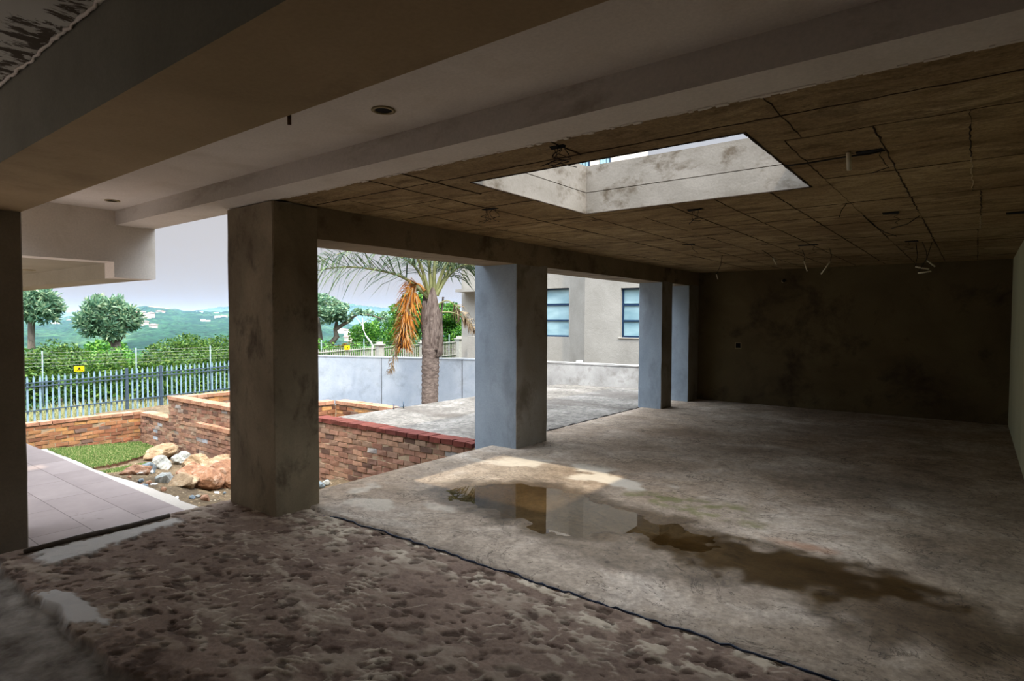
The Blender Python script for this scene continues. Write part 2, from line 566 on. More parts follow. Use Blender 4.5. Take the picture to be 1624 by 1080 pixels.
M['leaf'] = island('hedge_leaves', [(0.0, lin(28, 54, 18)), (0.4, lin(52, 88, 30)), (0.75, lin(84, 118, 42)), (1.0, lin(124, 146, 66))], 0.55, 0.35, 0.35)
M['leaf_dark'] = island('dense_leaves', [(0.0, lin(34, 76, 26)), (0.5, lin(60, 116, 34)), (0.85, lin(98, 150, 48)), (1.0, lin(130, 170, 64))], 0.55, 0.35, 0.35)
M['leaf_blue'] = island('grey_green_leaves', [(0.0, lin(48, 84, 64)), (0.4, lin(88, 126, 96)), (0.75, lin(128, 160, 124)), (1.0, lin(166, 182, 138))], 0.5, 0.4, 0.3)
M['leaf_rust'] = island('rust_tinged_leaves', [(0.0, lin(60, 84, 30)), (0.6, lin(106, 120, 46)), (1.0, lin(176, 96, 60))], 0.55, 0.35, 0.35)
M['drygrass'] = island('dry_grass_blades', [(0.0, lin(120, 130, 70)), (0.5, lin(178, 176, 124)), (1.0, lin(214, 206, 164))], 0.8, 0.2, 0.3)
M['turf'] = island('lawn_blades', [(0.0, lin(62, 94, 40)), (0.5, lin(98, 130, 62)), (0.8, lin(146, 156, 96)), (1.0, lin(180, 172, 124))], 0.8, 0.2, 0.3)
M['soil'] = plaster('dark_soil', lin(78, 54, 38), lin(112, 80, 56), None, 0, 8, 0.8)
M['bark'] = plaster('grey_bark', lin(88, 80, 72), lin(136, 124, 110), lin(62, 54, 46), 0.6, 5, 0.8, stretch=(1, 1, .3))
M['palmbark'] = plaster('ringed_palm_bark', lin(74, 62, 56), lin(128, 114, 104), lin(44, 36, 30), 0.8, 7, 0.7, stretch=(1, 1, 2.5))
M['boot'] = plaster('fibrous_leaf_sheath', lin(70, 56, 50), lin(138, 124, 114), lin(44, 32, 26), 0.7, 9, 0.6, stretch=(3, 3, .4))
M['frond'] = island('palm_leaflets', [(0.0, lin(44, 66, 50)), (0.5, lin(74, 98, 66)), (1.0, lin(122, 138, 92))], 0.5, 0.4, 0.25)
M['rachis'] = flat('palm_rachis', lin(128, 130, 84), 0.6)
M['deadfrond'] = island('orange_dead_leaflets', [(0.0, lin(120, 70, 30)), (0.4, lin(184, 112, 36)), (0.7, lin(204, 146, 66)), (1.0, lin(170, 148, 124))], 0.7, 0.2, 0.3)
M['brownfrond'] = island('brown_dead_leaflets', [(0.0, lin(92, 76, 60)), (0.6, lin(134, 114, 88)), (1.0, lin(164, 146, 116))], 0.7, 0.2, 0.2)

def m_rock(name, c1, c2, c3):
    k = NT(name, 0.9, 0.25)
    a = k.noise(3.5, 8, 0.7, (1, 1, 1), 0.8)
    c = k.ramp(a, [(0.3, c1), (0.5, c2), (0.7, c3)])
    g = k.noise(24, 6, 0.7)
    c = k.mix(0.5, c, k.ramp(g, [(0.3, 0.5), (0.7, 1.35)]), 'MULTIPLY')
    return k.done(c, k.bump(a, 0.7, 0.05))
M['rock_tan'] = m_rock('tan_sandstone', lin(104, 80, 58), lin(150, 126, 96), lin(190, 172, 144))
M['rock_red'] = m_rock('red_brown_stone', lin(92, 62, 46), lin(142, 104, 78), lin(186, 168, 150))
M['rock_grey'] = m_rock('grey_stone', lin(92, 94, 90), lin(146, 146, 138), lin(190, 184, 172))
M['rock_slate'] = m_rock('blue_grey_slate', lin(84, 92, 96), lin(108, 118, 122), lin(128, 136, 138))
M['chip'] = flat('white_chip', lin(214, 214, 210), 0.7)

def m_water():
    m = bpy.data.materials.new('puddle_water')
    m.use_nodes = True
    t = m.node_tree
    t.nodes.clear()
    out = t.nodes.new('ShaderNodeOutputMaterial')
    tr = t.nodes.new('ShaderNodeBsdfTransparent')
    tr.inputs[0].default_value = (0.80, 0.74, 0.60, 1)
    gl = t.nodes.new('ShaderNodeBsdfGlossy')
    gl.inputs['Roughness'].default_value = 0.0
    fr = t.nodes.new('ShaderNodeFresnel')
    fr.inputs['IOR'].default_value = 1.5
    mx = t.nodes.new('ShaderNodeMixShader')
    t.links.new(fr.outputs[0], mx.inputs[0])
    t.links.new(tr.outputs[0], mx.inputs[1])
    t.links.new(gl.outputs[0], mx.inputs[2])
    t.links.new(mx.outputs[0], out.inputs['Surface'])
    return m
M['water'] = m_water()

# ------------------------------------------------------------------ the room: floors
ZC, ZW, ZL = 2.56, 2.70, 2.285       # raw ceiling, white ceiling, lintel underside
XR, YB, XI, XO = 0.41, 12.0, -4.48, -5.19   # side wall, end wall, column faces inside / outside

PUD = np.array([[-3.98, 4.02], [-4.0, 4.24], [-3.86, 4.48], [-3.6, 4.70], [-3.3, 4.84], [-2.95, 4.86], [-2.66, 4.74], [-2.34, 4.68], [-2.0, 4.62],
                [-1.7, 4.50], [-1.42, 4.36], [-1.32, 4.14], [-1.42, 3.98], [-1.7, 3.98], [-1.95, 4.06], [-2.1, 3.92], [-2.3, 3.74], [-2.56, 3.70], [-2.96, 3.76], [-3.4, 3.88], [-3.72, 3.90]])
def poly_sd(x, y, P):
    """signed distance to polygon, negative inside"""
    d = np.full(x.shape, 1e9); ins = np.zeros(x.shape, bool)
    n = len(P)
    for i in range(n):
        a, b = P[i], P[(i + 1) % n]
        ex, ey = b - a
        wx, wy = x - a[0], y - a[1]
        t = np.clip((wx * ex + wy * ey) / (ex * ex + ey * ey), 0, 1)
        d = np.minimum(d, (wx - ex * t) ** 2 + (wy - ey * t) ** 2)
        c = ((a[1] <= y) & (b[1] > y)) | ((b[1] <= y) & (a[1] > y))
        with np.errstate(divide='ignore', invalid='ignore'):
            xi = a[0] + (y - a[1]) * ex / (ey if ey != 0 else 1e-9)
        ins ^= c & (x < xi)
    d = np.sqrt(d)
    return np.where(ins, -d, d)

def make_floor():
    xs = np.arange(-4.86, XR + 0.02, 0.02)
    ys = np.arange(2.99, YB + 0.06, 0.02)
    X, Y = np.meshgrid(xs, ys)
    wob = fbm(X * 6, Y * 6, 5, 4) - 0.5
    sd = poly_sd(X, Y, PUD)
    Z = 0.006 * (fbm(X * 3, Y * 3, 3, 5) - 0.5) + 0.004 * (fbm(X * 12, Y * 12, 9, 3) - 0.5)
    Z = Z + 0.004
    Z -= 0.016 * sstep(0.06, -0.22, sd + wob * 0.34)
    # broken front lip above the membrane joint
    lip = 0.035 * (fbm(X * 5, Y * 0 + 3, 21, 4) - 0.45)
    X2, Y2 = X.copy(), Y.copy()
    Y2[0] = Y[0] + lip[0]
    Z[0] -= 0.03
    el = lambda cx, cy, rx, ry, a: np.hypot(((X - cx) * math.cos(a) + (Y - cy) * math.sin(a)) / rx, (-(X - cx) * math.sin(a) + (Y - cy) * math.cos(a)) / ry)
    wet = np.maximum.reduce([
        sstep(1.35, 0.6, el(-1.0, 4.12, 1.05, 0.38, 0.03) + wob * 1.3),
        0.75 * sstep(1.2, 0.5, el(-0.25, 3.9, 1.0, 0.5, -0.05) + wob * 1.2),
        0.8 * sstep(0.22, -0.02, sd + wob * 0.35),
        0.6 * sstep(1.2, 0.6, el(-1.9, 3.75, 0.9, 0.35, 0) + wob),
        0.35 * sstep(1.2, 0.4, el(-0.6, 6.6, 1.1, 0.7, 0) + wob)])
    algae = 0.7 * sstep(1.2, 0.3, el(-1.85, 5.05, 0.75, 0.28, 0.0) + wob * 1.6) * sstep(0.4, 0.6, fbm(X * 9, Y * 9, 33, 4))
    ochre = 0.45 * sstep(1.2, 0.3, el(-0.95, 4.62, 0.28, 0.1, 0) + wob * 1.3)
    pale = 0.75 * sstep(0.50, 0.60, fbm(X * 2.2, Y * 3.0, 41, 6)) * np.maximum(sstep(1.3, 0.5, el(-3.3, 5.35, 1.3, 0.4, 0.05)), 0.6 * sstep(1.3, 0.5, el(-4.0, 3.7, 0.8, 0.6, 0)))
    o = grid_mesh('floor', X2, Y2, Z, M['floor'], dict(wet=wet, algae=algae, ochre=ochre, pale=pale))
    struct(o, 'smooth grey concrete floor with damp stains')
    mb = MB()
    mb.box(-4.86, XR + .2, 3.02, YB + .2, -0.5, -0.06)
    struct(mb.build('floor_slab', M['column']))
    # water lies in the hollow
    wx, wy = np.meshgrid(np.arange(-4.3, -0.95, .05), np.arange(3.45, 5.1, .05))
    wsd = poly_sd(wx, wy, PUD)
    o = grid_mesh('puddle', wx, wy, wx * 0 - 0.0035, M['water'], keep=wsd < 0.10)
    tag(o, 'long shallow rainwater puddle on the concrete floor under the skylight', 'puddle', kind='thing')
make_floor()

def make_front_floor():
    xs = np.arange(-5.24, 1.2, 0.0085)
    ys = np.concatenate([np.arange(0.55, 3.0, 0.0085), [2.995]])
    X, Y = np.meshgrid(xs, ys)
    big = fbm(X * 2.5, Y * 2.5, 2, 4)
    f1 = fbm(X * 9 + Y * 3, Y * 15 - X * 3, 7, 4)
    f2 = fbm(X * 22, Y * 30, 13, 3)
    fine = fbm(X * 60, Y * 60, 19, 2)
    nz = fbm(X * 4 + 2.0 * Y, Y * 9 - X * 2, 23, 6)
    plate = 0.35 * sstep(0.54, 0.66, nz)
    joint = sstep(2.52, 2.8, Y + (big - .5) * 0.5)                       # paler broken plaster beside the joint
    plate = np.maximum(plate, sstep(0.56, 0.60, fbm(X * 8, Y * 16, 29, 6)) * joint)
    # pecked hollows and pale trowel slashes, a few centimetres each
    g = np.random.default_rng(14)
    pit = np.zeros_like(X)
    slash = np.zeros_like(X)
    x0g, y0g, st = xs[0], ys[0], 0.0085
    def window(cx, cy, r):
        a, b = int((cx - r - x0g) / st), int((cx + r - x0g) / st) + 1
        c, d = int((cy - r - y0g) / st), int((cy + r - y0g) / st) + 1
        return slice(max(c, 0), max(d, 0)), slice(max(a, 0), max(b, 0))
    for i in range(2000):
        cx, cy = g.uniform(-5.2, 1.1), g.uniform(1.0, 2.96)
        r = .010 + .026 * g.random() ** 2.5
        a = g.normal(.5, .5)
        w = window(cx, cy, r * 2.6)
        u = (X[w] - cx) * math.cos(a) + (Y[w] - cy) * math.sin(a)
        v = -(X[w] - cx) * math.sin(a) + (Y[w] - cy) * math.cos(a)
        pit[w] = np.maximum(pit[w], sstep(1.0, .7, np.hypot(u / (r * 1.8), v / r) + (f2[w] - .5) * 1.4) * g.uniform(.35, 1))
    for i in range(1100):
        cx, cy = g.uniform(-5.0, 1.0), g.uniform(1.15, 2.95)
        if fbm(np.array(cx * 1.3), np.array(cy * 2.2), 91, 2) < .46: continue
        ln, wd, a = g.uniform(.02, .075), g.uniform(.005, .010), g.choice([.35, .6, 1.1, -.2, 1.5]) + g.normal(0, .15)
        w = window(cx, cy, ln + .02)
        u = (X[w] - cx) * math.cos(a) + (Y[w] - cy) * math.sin(a)
        v = -(X[w] - cx) * math.sin(a) + (Y[w] - cy) * math.cos(a)
        slash[w] = np.maximum(slash[w], sstep(wd, wd * .4, np.abs(v + u * u * 2)) * sstep(ln, ln * .8, np.abs(u) + (f2[w] - .5) * .03) * g.uniform(.5, 1))
    plate = np.maximum(plate, slash)
    Z = -0.010 + 0.02 * (big - .5) + 0.007 * (f2 - .5) + 0.008 * (fine - .5) + 0.005 * plate - 0.013 * pit
    # trowel strokes left in the hacked mortar
    g = np.random.default_rng(4)
    for cx, cy, ang, cnt, ln in ((-2.0, 1.60, 0.45, 5, .24), (-2.5, 1.5, 0.25, 4, .16), (-2.1, 1.75, 0.9, 6, .12), (-1.75, 1.55, 0.7, 7, .14), (-1.95, 1.4, 0.75, 6, .12),
                                 (-1.35, 1.5, 0.5, 5, .14), (-2.75, 1.9, 0.2, 6, .12), (-1.5, 1.85, 0.3, 5, .14), (-3.0, 1.5, 0.6, 5, .12), (-2.9, 2.2, 0.15, 5, .14)):
        for i in range(cnt):
            a = ang + g.uniform(-.12, .12)
            px, py = cx + g.uniform(-.03, .03) - math.sin(ang) * i * 0.042, cy + math.cos(ang) * i * 0.042
            u = (X - px) * math.cos(a) + (Y - py) * math.sin(a)
            v = -(X - px) * math.sin(a) + (Y - py) * math.cos(a) + u * u * 0.8
            s = sstep(0.010, 0.005, np.abs(v)) * sstep(ln * .5, ln * .42, np.abs(u) + (f2 - .5) * .05)
            Z += 0.007 * s
            plate = np.maximum(plate, s)
    # long pale screed ridges
    for x0, y0, x1, y1, w in ((-3.7, 2.2, -1.2, 1.25, .035), (-2.9, 2.75, -0.9, 2.35, .04), (-3.9, 1.75, -2.6, 1.2, .025), (-1.9, 2.5, -0.5, 2.0, .03)):
        L = math.hypot(x1 - x0, y1 - y0)
        u = ((X - x0) * (x1 - x0) + (Y - y0) * (y1 - y0)) / L
        v = (-(X - x0) * (y1 - y0) + (Y - y0) * (x1 - x0)) / L + (big - .5) * .25
        s = sstep(w, w * .5, np.abs(v) + (f2 - .5) * .05) * (u > 0) * (u < L) * sstep(.42, .5, f1)
        Z += 0.006 * s
        plate = np.maximum(plate, 0.6 * s)
    # lower bare strip under the brown beam, with a broken edge
    edge = 1.06 + 0.10 * (fbm(X * 3.5, Y * 0, 51, 4) - .5) + 0.05 * sstep(-3.4, -2.7, X)
    low = sstep(0.012, -0.012, Y - edge)
    rough_band = sstep(0.14, 0.0, np.abs(Y - edge - .05)) * sstep(-3.8, -3.2, X)
    pit = np.maximum(pit, 0.8 * rough_band * sstep(.4, .55, f2))
    Z = Z * (1 - low) + low * (-0.052 + 0.022 * (fbm(X * 5, Y * 12, 61, 6) - .5) + .006 * (fine - .5) + .006 * (f2 - .5))
    plate = plate * (1 - low)
    pit = np.maximum(pit * (1 - low), 0.9 * sstep(0.05, 0.0, np.abs(Y - edge + .02)) * sstep(.3, .5, f2))
    # white plaster strip along the terrace edging
    ex = -5.13 + 0.0 * Y
    wid = 0.13 + 0.17 * sstep(2.1, 1.3, Y)
    white = sstep(0.02, -0.01, np.abs(X - (ex + wid * .5 + 0.05)) - wid * .5 + (f2 - .5) * .10) * sstep(2.22, 2.1, Y) * sstep(1.2, 1.27, Y + (f2 - .5) * .1)
    w2 = sstep(0.02, -0.015, np.abs(X + 4.0 - (Y - 1.1) * 1.5) - .30 + (f2 - .5) * .2) * sstep(0.02, -.01, np.abs(Y - 1.125) - .065 + (f2 - .5) * .05)
    w2 = w2 * (1 - low)
    w3 = 0.7 * sstep(0.55, 0.62, fbm(X * 6, Y * 12, 77, 4)) * sstep(.8, .6, Y) * sstep(-3.2, -3.4, X)
    white = np.clip(white + w2 + w3, 0, 1) * 0.8
    Z = Z * (1 - white) + white * (0.004 - 0.05 * low)
    Z -= 0.03 * sstep(2.965, 2.985, Y)
    o = grid_mesh('floor_screed', X, Y, Z, M['screed'], dict(pale=plate, pit=pit, grey=low * .9, white=white))
    struct(o, 'hacked dark screed floor in front of the columns')
    mb = MB()
    mb.box(-5.24, 6, -6, 0.56, -0.3, -0.055)
    mb.box(1.18, 6, 0.56, 3.0, -0.3, 0.0)
    mb.box(-5.24, 1.2, 0.56, 3.0, -0.5, -0.12)
    struct(mb.build('floor_base', M['floor']))
make_front_floor()

def make_joint():
    m = MB()
    g = np.random.default_rng(3)
    x = -4.30
    pts = []
    while x < XR:
        pts.append((x, 2.987 + g.uniform(-.012, .012) + (-.06 * max(0, (-4.05 - x) / .25)), -0.006 + g.uniform(-.012, .008)))
        x += g.uniform(.03, .07)
    m.tube(pts, [0.004 + 0.004 * abs(math.sin(i * 1.7)) for i in range(len(pts))], 6)
    tag(m.build('membrane_strip', M['membrane'], smooth=True), 'thin blue-black plastic strip lying in the joint across the floor', 'plastic strip')
    m = MB()
    m.tube([(-5.10, 1.19, .012), (-5.115, 1.5, .016), (-5.105, 1.85, .014), (-5.115, 2.13, .018)], [.018, .02, .02, .018], 8)
    tag(m.build('edging_strip', M['edging'], smooth=True), 'dark dirty edging strip between the patio tiles and hacked screed', 'edging strip')
make_joint()

# ------------------------------------------------------------------ the room: walls, columns, beams
def S(name, mat, *boxes, label=None):
    mb = MB()
    for b in boxes:
        mb.box(*b)
    return struct(mb.build(name, mat), label)

def vcol(name, mat, x0, x1, y0, y1, z0, z1, label, outer=None):
    """square pillar with softly bevelled, slightly uneven arrises"""
    mb = MB()
    b = 0.008
    ring = [(x0 + b, y0), (x1 - b, y0), (x1, y0 + b), (x1, y1 - b), (x1 - b, y1), (x0 + b, y1), (x0, y1 - b), (x0, y0 + b)]
    N = 14
    vs = []
    for i in range(N + 1):
        z = z0 + (z1 - z0) * i / N
        for (x, y) in ring:
            vs.append((x + random.uniform(-.0025, .0025), y + random.uniform(-.0025, .0025), z))
    fs = [(i * 8 + k, i * 8 + (k + 1) % 8, (i + 1) * 8 + (k + 1) % 8, (i + 1) * 8 + k) for i in range(N) for k in range(8)]
    fs += [tuple(range(7, -1, -1)), tuple(N * 8 + k for k in range(8))]
    mb.add(vs, fs)
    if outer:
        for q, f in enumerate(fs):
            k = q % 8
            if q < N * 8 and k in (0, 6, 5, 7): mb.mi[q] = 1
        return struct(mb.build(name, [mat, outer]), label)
    return struct(mb.build(name, mat), label)

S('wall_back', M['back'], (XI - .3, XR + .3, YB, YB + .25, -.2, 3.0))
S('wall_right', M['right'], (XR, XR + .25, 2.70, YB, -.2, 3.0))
S('wall_front', M['white'], (-5.6, -4.6, -2.75, -2.5, -.3, 3.0), (1.0, 5.0, -2.75, -2.5, -.3, 3.0), (-4.6, 1.0, -2.75, -2.5, -.3, 3.0))
S('bounce_paving', M['tiles'], (-12, 12, -16, -6, -.3, -.055))  # unseen pale ground added behind the room to bounce sunlight upward
S('wall_side', M['white'], (4.0, 4.2, -2.5, 2.8, -.3, 3.0), (XR, 4.2, 2.72, 2.95, -.2, 3.0))
vcol('column', M['bigcol'], -5.20, XI, 2.675, 3.095, -.5, 2.545, 'big stained square column between the patio and the brick pit')
vcol('column', M['column'], -5.165, XI, 5.91, 6.58, -.5, ZL + .02, 'second square column, pale blue on its outer side', M['outer'])
vcol('column', M['column'], -4.93, XI, 10.22, 10.68, -.2, ZL + .02, 'third square column along the open side', M['outer'])
vcol('column', M['column'], -4.86, XI, 11.5, YB + .02, -.2, ZL + .02, 'end pilaster in the corner by the end wall', M['outer'])
vcol('pillar', M['pillar'], -6.0, -5.372, 0.82, 1.285, -.2, 2.352, 'plain square pillar holding the brown beam')
S('lintel_beam', M['dark'], (-5.02, XI, 3.09, YB, ZL, 2.70))
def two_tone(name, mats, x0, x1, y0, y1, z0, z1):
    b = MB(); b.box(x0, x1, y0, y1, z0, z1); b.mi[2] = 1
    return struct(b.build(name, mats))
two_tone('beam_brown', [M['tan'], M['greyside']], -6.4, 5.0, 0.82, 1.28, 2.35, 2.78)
two_tone('beam_white', [M['white'], M['shadedwhite']], -7.01, 5.0, 2.44, 2.705, 2.555, 2.9)
S('beam_edge', M['white'], (-7.0, -4.46, 2.70, 2.82, 2.56, 2.9))
S('ceiling_white', M['white'], (-7.01, 5.0, 1.27, 2.45, ZW, 2.95))
S('beam_patio', M['white'], (-7.25, -7.0, 0.3, 2.423, 2.18, 2.94), (-7.25, -7.0, 2.423, 2.815, 2.02, 2.94))
S('beam_patio_cross', M['beige'], (-13.0, -7.25, 2.423, 2.81, 2.022, 2.94))
S('ceiling_patio', M['beige'], (-13.0, -7.25, 0.3, 2.43, 2.18, 2.94))

def make_rough_ceiling():
    # older, flaking plaster soffit above the camera with a ragged edge against the brown beam
    k = NT('flaking_white_plaster', 0.9)
    c = k.ramp(k.noise(1.5, 5), [(0.3, lin(176, 172, 158)), (0.7, lin(196, 193, 180))])
    fl = k.noise(16, 7, 0.7, (0.9, 0.4, 1), 0.6)
    fl2 = k.mix(1.0, k.ramp(fl, [(0.0, 0.0), (1.0, 1.0)]), k.attr('edge'), 'ADD')
    mask = k.ramp(fl2, [(0.74, 0.0), (0.78, 1.0)])
    c = k.mix(mask, c, lin(70, 58, 40))
    mat = k.done(c, k.bump(mask, -0.5, 0.01))
    xs = np.arange(-6.4, 5.0, .03); ys = np.arange(-2.5, 0.83, .02)
    X, Y = np.meshgrid(xs, ys)
    e = 0.28 * sstep(0.45, 0.80, Y) - 0.05 * sstep(.79, .81, Y)
    Z = 2.70 - 0.02 * (fbm(X * 9, Y * 9, 3, 3) - .5) * sstep(.7, .82, Y)
    o = grid_mesh('ceiling_front', X, Y, Z, mat, dict(edge=e))
    struct(o)
    S('ceiling_front_slab', M['column'], (-6.4, 5.0, -2.5, 0.83, 2.73, 3.0))
    mb = MB()
    pts = [(x, 0.808 + random.uniform(-.006, .006), 2.692 + random.uniform(-.006, .004)) for x in np.arange(-4.4, -1.6, .035)]
    mb.tube(pts, [.006 + random.uniform(-.002, .003) for _ in pts], 6)
    struct(mb.build('trim_1', M['white'], smooth=True))
make_rough_ceiling()

# raw concrete ceiling with the open skylight
HX0, HX1, HY0, HY1 = -2.825, -0.965, 3.19, 4.755
def make_raw_ceiling():
    mb = MB()
    t = 2.74
    mb.box(-4.5, HX0, 2.70, YB + .1, ZC, t)
    mb.box(HX1, XR + .1, 2.70, YB + .1, ZC, t)
    mb.box(HX0, HX1, 2.70, HY0, ZC, t)
    mb.box(HX0, HX1, HY1, YB + .1, ZC, t)
    # board joints left by the shuttering: broken, uneven lips of cement
    g = np.random.default_rng(8)
    def seam(x0, y0, x1, y1, w=.010, gap=.18):
        L = math.hypot(x1 - x0, y1 - y0)
        dx, dy = (x1 - x0) / L, (y1 - y0) / L
        n = max(3, int(L / .06))
        wmod, kind, left = 1.0, 1, 0
        prev = None
        for q in range(n + 1):
            if left <= 0:
                left = int(g.integers(4, 22))
                wmod = 0.12 if g.random() < gap else g.uniform(.5, 1.15)
                kind = 2 if g.random() < .08 else 1
            left -= 1
            t = q / n
            o = g.uniform(-.006, .006)
            ww = max(.0008, w * .68 * wmod * g.uniform(.45, 1.0))
            cx, cy = x0 + (x1 - x0) * t - dy * o, y0 + (y1 - y0) * t + dx * o
            cur = [(cx - dy * ww, cy + dx * ww, ZC + .001), (cx + dy * ww, cy - dx * ww, ZC + .001), (cx, cy, ZC - .002 - ww * .5)]
            if prev:
                mb.add(prev + cur, [(0, 3, 5, 2), (2, 5, 4, 1)], kind)
            prev = cur
    for x, y0, y1, w in ((-3.36, 2.72, 11.9, .014), (-4.05, 3.1, 11.9, .008), (-2.88, 4.9, 11.9, .010), (-2.48, 5.2, 11.9, .008), (-2.07, 4.8, 11.9, .011), (-1.68, 4.8, 11.9, .011),
                         (-1.25, 4.78, 11.9, .014), (-0.84, 3.46, 11.9, .013), (-0.75, 2.72, 3.46, .014), (-0.43, 3.46, 11.9, .015), (-0.05, 3.46, 5.6, .012), (0.0, 5.6, 7.9, .011),
                         (-0.02, 7.95, 11.9, .012), (-1.84, 2.72, 3.04, .014), (-3.02, 2.72, 3.52, .016), (-3.7, 2.72, 4.0, .006)):
        seam(x, y0, x, y1, w)
    for y, x0, x1, w in ((3.03, -4.4, XR, .011), (3.46, -0.84, XR, .006), (3.50, -4.4, HX0, .009), (3.97, -4.4, HX0, .009), (4.54, -0.84, XR, .009), (4.88, -4.4, -2.05, .008), (5.58, -4.4, XR, .008),
                         (6.75, -4.4, XR, .007), (7.95, -4.4, XR, .009), (9.0, -4.4, XR, .007), (10.1, -4.4, XR, .008), (11.1, -4.4, XR, .007), (3.95, -0.84, -0.43, .006), (5.1, -4.4, -2.9, .006), (6.2, -2.4, -0.84, .005)):
        seam(x0, y, x1, y, w, .25)
    # ragged cement lip round the hole and against the white beam
    for x0, y0, x1, y1 in ((HX0, HY0, HX1, HY0), (HX1, HY0, HX1, HY1), (HX1, HY1, HX0, HY1), (HX0, HY1, HX0, HY0)):
        L = math.hypot(x1 - x0, y1 - y0)
        n = int(L / .03)
        for i in range(n):
            a, b = i / n, (i + 1) / n
            r = g.uniform(.002, .009)
            ax, ay, bx, by = x0 + (x1 - x0) * a, y0 + (y1 - y0) * a, x0 + (x1 - x0) * b, y0 + (y1 - y0) * b
            mb.box(min(ax, bx) - r, max(ax, bx) + r, min(ay, by) - r, max(ay, by) + r, ZC - .004, ZC + .0015, 1)
    x = -4.4
    while x < XR:
        w = g.uniform(.015, .05)
        mb.box(x, x + w, 2.69, 2.705 + g.uniform(.0, .013), ZC - g.uniform(.003, .012), ZC + .02, 3)
        x += w
    k = flat('cement_lip', lin(58, 44, 30), 0.95, 0, .3, 20)
    k2 = flat('pale_cement_lip', lin(176, 158, 126), 0.95, 0, .2, 20)
    struct(mb.build('ceiling', [M['raw'], k, k2, M['white']]), 'raw board-marked concrete ceiling with an open skylight hole')
    # upstand of the skylight
    u = MB()
    w = .14
    def ring(a, z0, z1):
        u.box(HX0 - w, HX0 + a, HY0 - w, HY1 + w, z0, z1)
        u.box(HX1 - a, HX1 + w, HY0 - w, HY1 + w, z0, z1)
        u.box(HX0 + a, HX1 - a, HY0 - w, HY0 + a, z0, z1)
        u.box(HX0 + a, HX1 - a, HY1 - a, HY1 + w, z0, z1)
    ring(0.0015, ZC + .0015, 2.745)
    ring(-0.010, 2.745, 2.752)
    ring(0.0, 2.752, 2.985)
    struct(u.build('skylight_wall', M['skyl']), 'water-stained plaster walls of the open skylight')
    S('roof', M['column'], (-5.2, HX0 - w, 2.70, YB + .2, 2.74, 2.86), (HX1 + w, XR + .3, 2.70, YB + .2, 2.74, 2.86), (HX0 - w, HX1 + w, HY1 + w, YB + .2, 2.74, 2.86), (HX0 - w, HX1 + w, 2.70, HY0 - w, 2.74, 2.86))
make_raw_ceiling()

# ------------------------------------------------------------------ fittings in the ceilings and walls
def downlight(x, y, z, label):
    r = empty('downlight', (x, y, z), label, 'downlight', None)
    m = MB()
    n = 28
    vs, fs = [], []
    for rad, dz in ((.062, 0.0), (.064, -.006), (.047, -.008), (.045, 0.0)):
        for k in range(n):
            vs.append((x + rad * math.cos(2 * PI * k / n), y + rad * math.sin(2 * PI * k / n), z + dz))
    for i in range(3):
        for k in range(n):
            fs.append((i * n + k, i * n + (k + 1) % n, (i + 1) * n + (k + 1) % n, (i + 1) * n + k))
    m.add(vs, fs)
    m.build('trim_ring', M['tan_ring'], r, True)
    m = MB()
    m.add([(x + .046 * math.cos(2 * PI * k / n), y + .046 * math.sin(2 * PI * k / n), z - .002) for k in range(n)], [tuple(range(n))])
    m.build('socket', M['black'], r)
downlight(-2.495, 2.126, ZW, 'empty round downlight ring in the white ceiling, above the big column side')
downlight(-6.417, 2.215, ZW, 'small dark downlight hole in the white ceiling above the patio doorway')
downlight(-9.02, 2.219, 2.18, 'small dark light hole in the patio soffit beyond the plain pillar')

m = MB(); m.tube([(-2.05, 1.296, 2.40), (-2.05, 1.296, 2.325)], .0075, 8)
tag(m.build('iron_rod', M['rust'], smooth=True), 'short rusty rod stub hanging at the edge of the brown beam', 'rod')

def conduit(a, b, label, top=None, rad=.0105):
    a, b = Vector(a), Vector(b)
    r = empty('conduit', a, label, 'conduit', 'loose conduit ends under the raw ceiling')
    m = MB(); m.tube([a, (a + b) / 2 + Vector((0, 0, -.003)), b], rad, 8)
    m.build('pipe', M['pvc'], r, True)
    if top is not None:
        t = Vector(top)
        m = MB(); m.tube([t, t.lerp(a, .5) + Vector((.02, 0, -.01)), a, a.lerp(b, .6)], .004, 5)
        m.build('wire', M['wire'], r, True)
conduit((-0.601, 3.9, 2.555), (-0.596, 3.9, 2.455), 'short white conduit stub hanging beside the open junction box in the ceiling', None, .013)
conduit((-3.097, 9., 2.29), (-3.073, 9., 2.214), 'tiny pale conduit end hanging by the corner near the third column', (-2.98, 8.9, 2.56), .007)
conduit((-2.30, 9., 2.486), (-2.252, 9., 2.386), 'pale slanting conduit end with dark wires in front of the end wall', (-2.34, 8.6, 2.56), .009)
conduit((-1.899, 9., 2.419), (-1.857, 9., 2.28), 'thin upright pale conduit end, beside the longest slanted one', (-1.90, 8.9, 2.56), .007)
conduit((-1.577, 9., 2.396), (-1.685, 9., 2.229), 'longest slanted pale conduit end leaning down toward the column side', (-1.57, 8.9, 2.56), .009)
conduit((-0.628, 9., 2.277), (-0.484, 9., 2.241), 'near-level pale conduit end, upper one of the crossed pair by the dark end wall', (-0.62, 8.9, 2.56), .009)
conduit((-0.599, 9., 2.199), (-0.462, 9., 2.215), 'near-level pale conduit end, lower one of the crossed pair by the dark end wall', (-0.46, 8.95, 2.56), .009)
conduit((-0.51, 9., 2.35), (-0.425, 9., 2.267), 'steep pale conduit end above the crossed pair by the dark end wall', (-0.55, 8.8, 2.56), .009)

